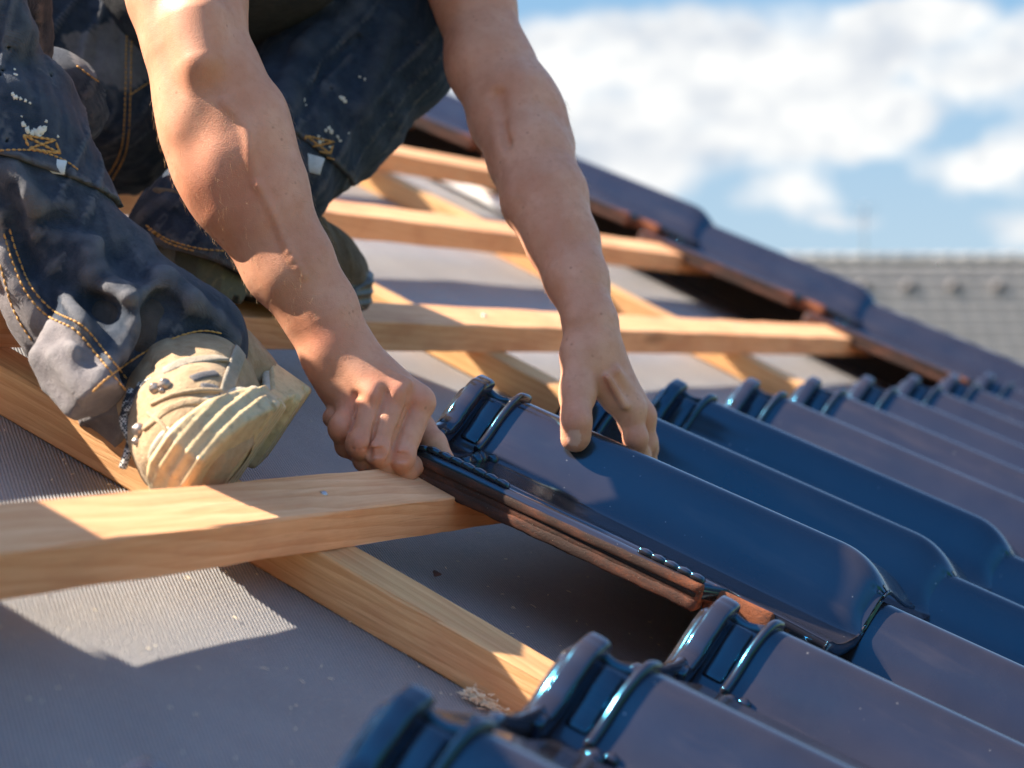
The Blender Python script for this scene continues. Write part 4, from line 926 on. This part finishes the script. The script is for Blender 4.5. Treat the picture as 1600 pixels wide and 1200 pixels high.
def up_f():
    g = SDF(); g.cap((.040, 0, .045), (.036, 0, .115), .034, .034, .02); g.cap((.05, 0, .09), (.15, .002, .066), .043, .044, .03); g.cap((.15, .002, .058), (.222, .006, .044), .045, .041, .03); g.cap((.215, .006, .040), (.255, .005, .036), .039, .030, .02)
    g.cap((.04, 0, .118), (.075, 0, .118), .036, .032, .02); g.half((0, 0, .150), (.2, 0, 1), .004); g.fn(warp_noise(21, (70, 180), (.0018, .0006))); return g
def overlay(P):       # raised toe cap, eyestay and heel counter panels
    x, z, y = P[:, 0], P[:, 2], P[:, 1]; seam1 = x - .205 - .25 * np.abs(y); seam2 = .075 - x - (z - .05) * .3; seam3 = np.abs(np.abs(y) - .030) - .009 + (x < .07) * .02 + (x > .2) * .02
    a = np.maximum(sstep(seam1 / .004), sstep(seam2 / .004)); a = np.maximum(a, sstep(-seam3 / .003)); return -.0020 * a
def shoe(pos, Fd, Zd, mir, M_up, M_so, M_mid, laces=True, parent=None, ztop=.150):
    Fd = Fd / np.linalg.norm(Fd); Zd = Zd - Fd * (Zd @ Fd); Zd /= np.linalg.norm(Zd); Yd = np.cross(Zd, Fd); mw = Matrix.Identity(4)
    for i in range(3): mw[i][0] = Fd[i]; mw[i][1] = Yd[i] * mir; mw[i][2] = Zd[i]; mw[i][3] = pos[i]
    A = np.stack([Fd, Yd * mir, Zd], 1)
    U = up_f().half((0, 0, ztop), (.2 if ztop > .12 else 0, 0, 1), .006); UF = lambda P: U(P) + overlay(P)
    def place(V): return np.asarray(V) @ A.T + pos
    def fl(Q): return Q[:, ::-1] if mir < 0 else Q
    V, Q = polygonise(UF, (-.03, -.075, .0), (.31, .075, .17), .0030)
    up = fast_mesh('shoe', place(V), fl(Q), M_up, parent)
    V, Q = polygonise(sole_f, (-.02, -.075, -.01), (.31, .075, .085), .0022); so_ = fast_mesh('sole', place(V), fl(Q), M_so, up)
    # grey rim round the upper edge of the sole
    rp = []
    xs_ = np.concatenate([np.linspace(.02, .25, 26), np.linspace(.256, .291, 12)])
    for sg, xx_ in ((1, xs_), (-1, xs_[::-1])):
        for x in xx_:
            w_ = float(np.interp(x, SW_X, SW_W)); top_ = float(np.interp(x, [0, .04, .09, .15, .21, .26, .292], [.052, .044, .026, .024, .026, .044, .052])); cy = float(np.interp(x, [0, .1, .2, .29], [0, -.002, .006, .004]))
            rp.append(np.array([x - .008 * max(0, (x - .2) / .09), cy + sg * (w_ - .0035 - .10 * max(top_ - .02, 0) * (x > .2)), top_ - .0025]))
    mesh_obj('midsole', *sweep(place(catmull(rp, 2)), .0030, .0045, up=tuple(Zd), seg=12, power=2.4), M_mid, up)
    def up_pt(x, y, off=.001):
        z = .16
        for _ in range(300):
            f = UF(np.array([[x, y, z]]))[0]
            if f < 3e-4: break
            z -= max(f * .7, 2e-4)
            if z < 0: break
        return np.array([x, y, z + off])
    parts = []; fl2 = []; hk = []
    for i, x in enumerate(np.linspace(.135, .195, 4)):
        x2 = x + .010 * (1 if i % 2 else -1)
        pth = [up_pt(x + (x2 - x) * (t + 1) / 2, .024 * t, .0022) for t in np.linspace(-1, 1, 9)]; parts.append(sweep(place(pth), .0030, .0020, up=tuple(Zd), seg=8))
        for t in range(0, 8, 2): fl2.append(sweep(place([pth[t] + (0, 0, .0012), (pth[t] + pth[t + 1]) / 2 + (0, 0, .0013)]), .0010, .0012, up=tuple(Zd), seg=6))
        for sg in (-1, 1):
            q_ = up_pt(x, .0275 * sg, .002)
            hk.append(sweep(place([q_ - (0, 0, .003), q_ + (0, 0, .001), q_ + (0, 0, .0035), q_ + (0, 0, .0045)]), [.0042, .0046, .0036, .001], [.0042, .0046, .0036, .001], up=tuple(Fd), seg=12, power=2))
    if laces:
        for v_, f_ in parts: mesh_obj('lace', v_, f_, M_LACE, up)
    UW = lambda P: UF((P - pos) @ A); SWf = lambda P: sole_f((P - pos) @ A)
    return up, UW, SWf, up_pt
cF = lambda x, y, z: C2W @ np.array([x, y, z])
FdR = cF(-.115, .165, -.98); ZdR = cF(-.82, -.57, 0); FdR /= np.linalg.norm(FdR)
ballR = S(376, 730, 1.735)
shR, USH, SSH, upR = shoe(ballR - FdR * .205, FdR, ZdR, 1, M_SUEDE, M_RUB, M_RUBG, False, person)
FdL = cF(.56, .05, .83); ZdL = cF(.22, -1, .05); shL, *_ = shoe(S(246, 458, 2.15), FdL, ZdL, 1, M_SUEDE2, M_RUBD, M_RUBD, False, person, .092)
def strip_on(F, line, w_, th, M_, name, par, d0=1.5, d1=2.1, pw=3, off=0):
    pts_ = [trace(F, x[0], x[1], d0, d1, off) for x in catmull([np.array([x, y, 0.]) for x, y in line], 6)]; pts_ = [p for p in pts_ if p is not None]
    if len(pts_) > 2:
        nn = grad(F, np.array(pts_), 1e-3).mean(0); return mesh_obj(name, *sweep(pts_, w_, th, up=tuple(nn / np.linalg.norm(nn)), seg=12, power=pw), M_, par)
strip_on(USH, [(376, 548), (366, 575), (356, 605), (352, 632), (360, 655)], .0060, .0012, M_SUEDEG, 'strap', shR)
strip_on(USH, [(238, 632), (270, 618), (310, 611), (345, 612)], .0020, .0022, M_SUEDE, 'seam', shR)
strip_on(USH, [(226, 668), (262, 640), (300, 628), (340, 634), (372, 650)], .0034, .0016, M_SUEDE, 'seam', shR)
strip_on(USH, [(232, 646), (250, 660), (262, 676)], .0016, .0018, M_SUEDE, 'seam', shR)
strip_on(USH, [(300, 592), (318, 586), (338, 583)], .0034, .0012, M_MESHD, 'mesh_patch', shR)
strip_on(USH, [(316, 605), (328, 605), (340, 609)], .0036, .0014, M_MESHD, 'mesh_patch', shR)
strip_on(USH, [(256, 580), (290, 566), (330, 560), (350, 560)], .0060, .0016, M_SUEDEG, 'strap', shR)
for (x, y, r_) in ((243, 608, .0042), (258, 602, .0045), (253, 611, .0022), (219, 672, .0048), (214, 690, .0030)):
    p = trace(USH, x, y, 1.4, 2.1, 0)
    if p is not None:
        n = grad(USH, p[None], 1e-3)[0]; n /= np.linalg.norm(n); mesh_obj('eyelet', *sweep([p - n * .002, p + n * r_ * .5, p + n * r_ * .95, p + n * r_ * 1.15], [r_, r_, r_ * .7, r_ * .25], [r_, r_, r_ * .7, r_ * .25], up=tuple(FdR), seg=14, power=2), M_METAL, shR)
# loose lace ends hanging out of the near trouser cuff
lp = [[(205, 610, 1.735), (196, 640, 1.725), (206, 675, 1.72), (200, 705, 1.715), (192, 730, 1.712)], [(222, 600, 1.73), (206, 628, 1.722), (192, 655, 1.72), (205, 690, 1.714)], [(245, 590, 1.725), (225, 605, 1.722), (214, 640, 1.718), (208, 668, 1.715)]]
for L_ in lp: mesh_obj('lace', *sweep(catmull([S(x, y, d - .01) for x, y, d in L_], 8), .0030, .0024, up=tuple(-CZ), seg=8, power=2), M_LACE, shR)
# socks / ankles so that no leg ends in air
ga = SDF(); ga.cap(S(300, 640, 1.88), S(200, 520, 1.80), .036, .042, .01); V, Q = polygonise(ga, np.minimum(S(300, 660, 1.9), S(180, 500, 1.72)) - .07, np.maximum(S(300, 660, 1.9), S(180, 500, 1.72)) + .07, .004); fast_mesh('sock', V, Q, M_TEE, person)

# ------------------------------------------------------------------ small litter
def chip(p, n, l, w_, seed, m_):
    r = random.Random(seed); a = r.uniform(0, 6.28); u = np.array([math.cos(a), math.sin(a), 0.]); b = np.array([-u[1], u[0], 0]); h = r.uniform(.0004, .002)
    pts = [np.array(p) + u * l * t + b * w_ * .8 * math.sin(t * 3 + seed) + np.array([0, 0, .0008 + h * (1 - t * t)]) for t in (-.5, -.17, .17, .5)]
    return sweep(pts, [w_ * .3, w_ * .5, w_ * .5, w_ * .2], [.0002] * 4, seg=6)
rr = random.Random(8); parts = []
for i in range(300):
    u = rr.uniform(-.75, .35); v = rr.uniform(-.45, .30); l = rr.uniform(.0015, .005) * (1.6 if rr.random() < .1 else 1); parts.append(chip((u, v, -.0015), 0, l, rr.uniform(.0005, .0012), i, None))
for i in range(140):
    parts.append(chip((-.112 + rr.gauss(0, .005), -.150 - abs(rr.gauss(0, .018)), abs(rr.gauss(0, .003))), 0, rr.uniform(.004, .011), rr.uniform(.0006, .0014), 900 + i, None))
sd = mesh_obj('sawdust', *join(*parts), M_SHAV, None, True, mw=RM(0, 0, MEMN + .0012)); tag(sd, 'pale sawdust and wood shavings scattered on the underlay round the nearest counter batten', 'sawdust', kind='stuff')
lf = mesh_obj('dry_leaf', *sweep([(0, 0, .002), (.003, .001, .0035), (.007, .002, .004), (.011, .001, .002)], [.001, .0035, .0040, .0008], [.0004] * 4, seg=8), M_LEAF, None, True, mw=RM(.104, -.012, MEMN)); tag(lf, 'tiny curled brown leaf on the dark underlay below the held tile', 'leaf')

# ------------------------------------------------------------------ neighbouring house
DN = 40.0; rc = S(1450, 407, DN); Xh = np.array([CX[0], CX[1], 0]); Xh /= np.linalg.norm(Xh); Yh = np.cross([0, 0, 1], Xh); pa_ = math.radians(36)
def NB(x, s_, h=0): return rc + Xh * x - Yh * (s_ * math.cos(pa_)) - np.array([0, 0, 1.]) * s_ * math.sin(pa_) + (np.array([0, 0, 1.]) * math.cos(pa_) - Yh * math.sin(pa_)) * h
nb_ = tag(empty('neighbour_house'), 'distant house whose weathered grey tiled roof fills the right background', 'house')
X0, X1, NR = -9.0, 9.0, 22; V = []; F = []; nx = int((X1 - X0) / .05)
for r_ in range(NR):
    for e in (0, 1):
        for i in range(nx + 1):
            x = X0 + (X1 - X0) * i / nx; wv_ = .003 * math.cos(2 * math.pi * x / .30); V.append(NB(x, (r_ + e) * .335, wv_ + (.07 if e else .0)))
for r_ in range(2 * NR - 1):
    for i in range(nx): a = r_ * (nx + 1) + i; F.append((a, a + nx + 1, a + nx + 2, a + 1))
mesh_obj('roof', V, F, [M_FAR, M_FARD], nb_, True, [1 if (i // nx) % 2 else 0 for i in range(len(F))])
sl_ = NR * .335; e0, e1 = NB(X0, sl_), NB(X1, sl_); dpt = 2 * sl_ * math.cos(pa_)
bk = [NB(X0, 0), NB(X1, 0), e1 + Yh * dpt, e0 + Yh * dpt]; mesh_obj('back_roof', bk, [(0, 1, 2, 3)], M_FAR, nb_, False)
bs = [e0 + Xh * .5 + Yh * .6, e1 - Xh * .5 + Yh * .6, e1 - Xh * .5 + Yh * (dpt - .6), e0 + Xh * .5 + Yh * (dpt - .6)]
Vw = [np.array([p[0], p[1], 0]) for p in bs] + [p + np.array([0, 0, .1]) for p in bs] + [NB(X0 + .5, .1, -.15), NB(X1 - .5, .1, -.15)]
mesh_obj('wall', Vw, [(0, 1, 5, 4), (2, 3, 7, 6), (1, 2, 6, 9, 5), (3, 0, 4, 8, 7)], M_BRICK, nb_, False)
for k in range(int((X1 - X0) / .36)):
    x = X0 + .36 * k; mesh_obj('ridge_tile', *sweep([NB(x, .02, .02), NB(x + .1, .02, .035), NB(x + .36, .02, .050)], [.12, .125, .13], [.09, .09, .10], seg=10, power=2), M_FAR, nb_)
for k in range(18):
    x = -6.3 + .73 * k; p = NB(x, .95, .06); mesh_obj('roof_vent', *sweep([p, p + np.array([0, 0, .06]) - Yh * .05, p + np.array([0, 0, .10]) - Yh * .10], [.10, .11, .06], [.09, .10, .05], up=tuple(Xh), seg=10, power=3), M_FARD, nb_)
for xw in (-6, -2.5, 1.0, 4.5):
    b0 = e0 + Xh * (9 + xw) + Yh * .58; q0 = np.array([b0[0], b0[1], 1.0]); dn = -Yh * .05
    V = [q0 + dn, q0 + dn + Xh * 1.4, q0 + dn + Xh * 1.4 + np.array([0, 0, 1.2]), q0 + dn + np.array([0, 0, 1.2])]; wn = mesh_obj('window', V + [v + Yh * .06 for v in V], [(0, 1, 2, 3), (7, 6, 5, 4), (0, 4, 5, 1), (1, 5, 6, 2), (2, 6, 7, 3), (3, 7, 4, 0)], M_WHITE, nb_, False)
    c_ = sum(V) / 4; mesh_obj('pane', [c_ + (v - c_) * .86 - Yh * .012 for v in V], [(0, 1, 2, 3)], M_GLASS, wn, False)
ap = S(1350, 408, DN - .1); am = mesh_obj('antenna', *sweep([ap - np.array([0, 0, .3]), ap + np.array([0, 0, .95])], .016, .016, up=(1, 0, 0), seg=8, power=2), M_NAIL); tag(am, 'thin aerial mast standing on the ridge of the distant grey roof', 'aerial')
for z_, l_ in ((.90, .22), (.78, .17), (.66, .12)): mesh_obj('antenna_rod', *sweep([ap + np.array([0, 0, z_]) - Xh * l_, ap + np.array([0, 0, z_]) + Xh * l_], .008, .008, seg=6, power=2), M_NAIL, am)

# ------------------------------------------------------------------ fine hair on the forearms
rh = np.random.RandomState(12); co = np.concatenate([V1_ARM for V1_ARM in (ARM1, ARM2)]); parts = []
uv, zc = PX(co); ok = ((uv[:, 1] > 150) & (uv[:, 1] < 520) & (uv[:, 0] > 240) & (uv[:, 0] < 960))
idx = np.where(ok)[0]; idx = idx[rh.choice(len(idx), 1500, replace=False)]
gR = grad(FR, co[idx]); gL = grad(FL, co[idx]); fr = np.abs(ev(FR, co[idx])) < np.abs(ev(FL, co[idx]))
for i, k in enumerate(idx):
    n = gR[i] if fr[i] else gL[i]; n = n / (np.linalg.norm(n) + 1e-9); d = (C2W @ np.array([.45, .88, .1])) * .8 + rh.randn(3) * .35; d -= n * (d @ n); d /= np.linalg.norm(d) + 1e-9; L_ = .004 + .004 * rh.rand(); p = co[k]
    parts.append(sweep([p - n * .0003, p + d * L_ * .4 + n * L_ * .28, p + d * L_ + n * L_ * .38], [.00007, .00006, .00003], [.00007, .00006, .00003], up=tuple(n), seg=3, power=2, caps=False))
tag(mesh_obj('arm_hair', *join(*parts), M_AHAIR, person), kind='stuff')
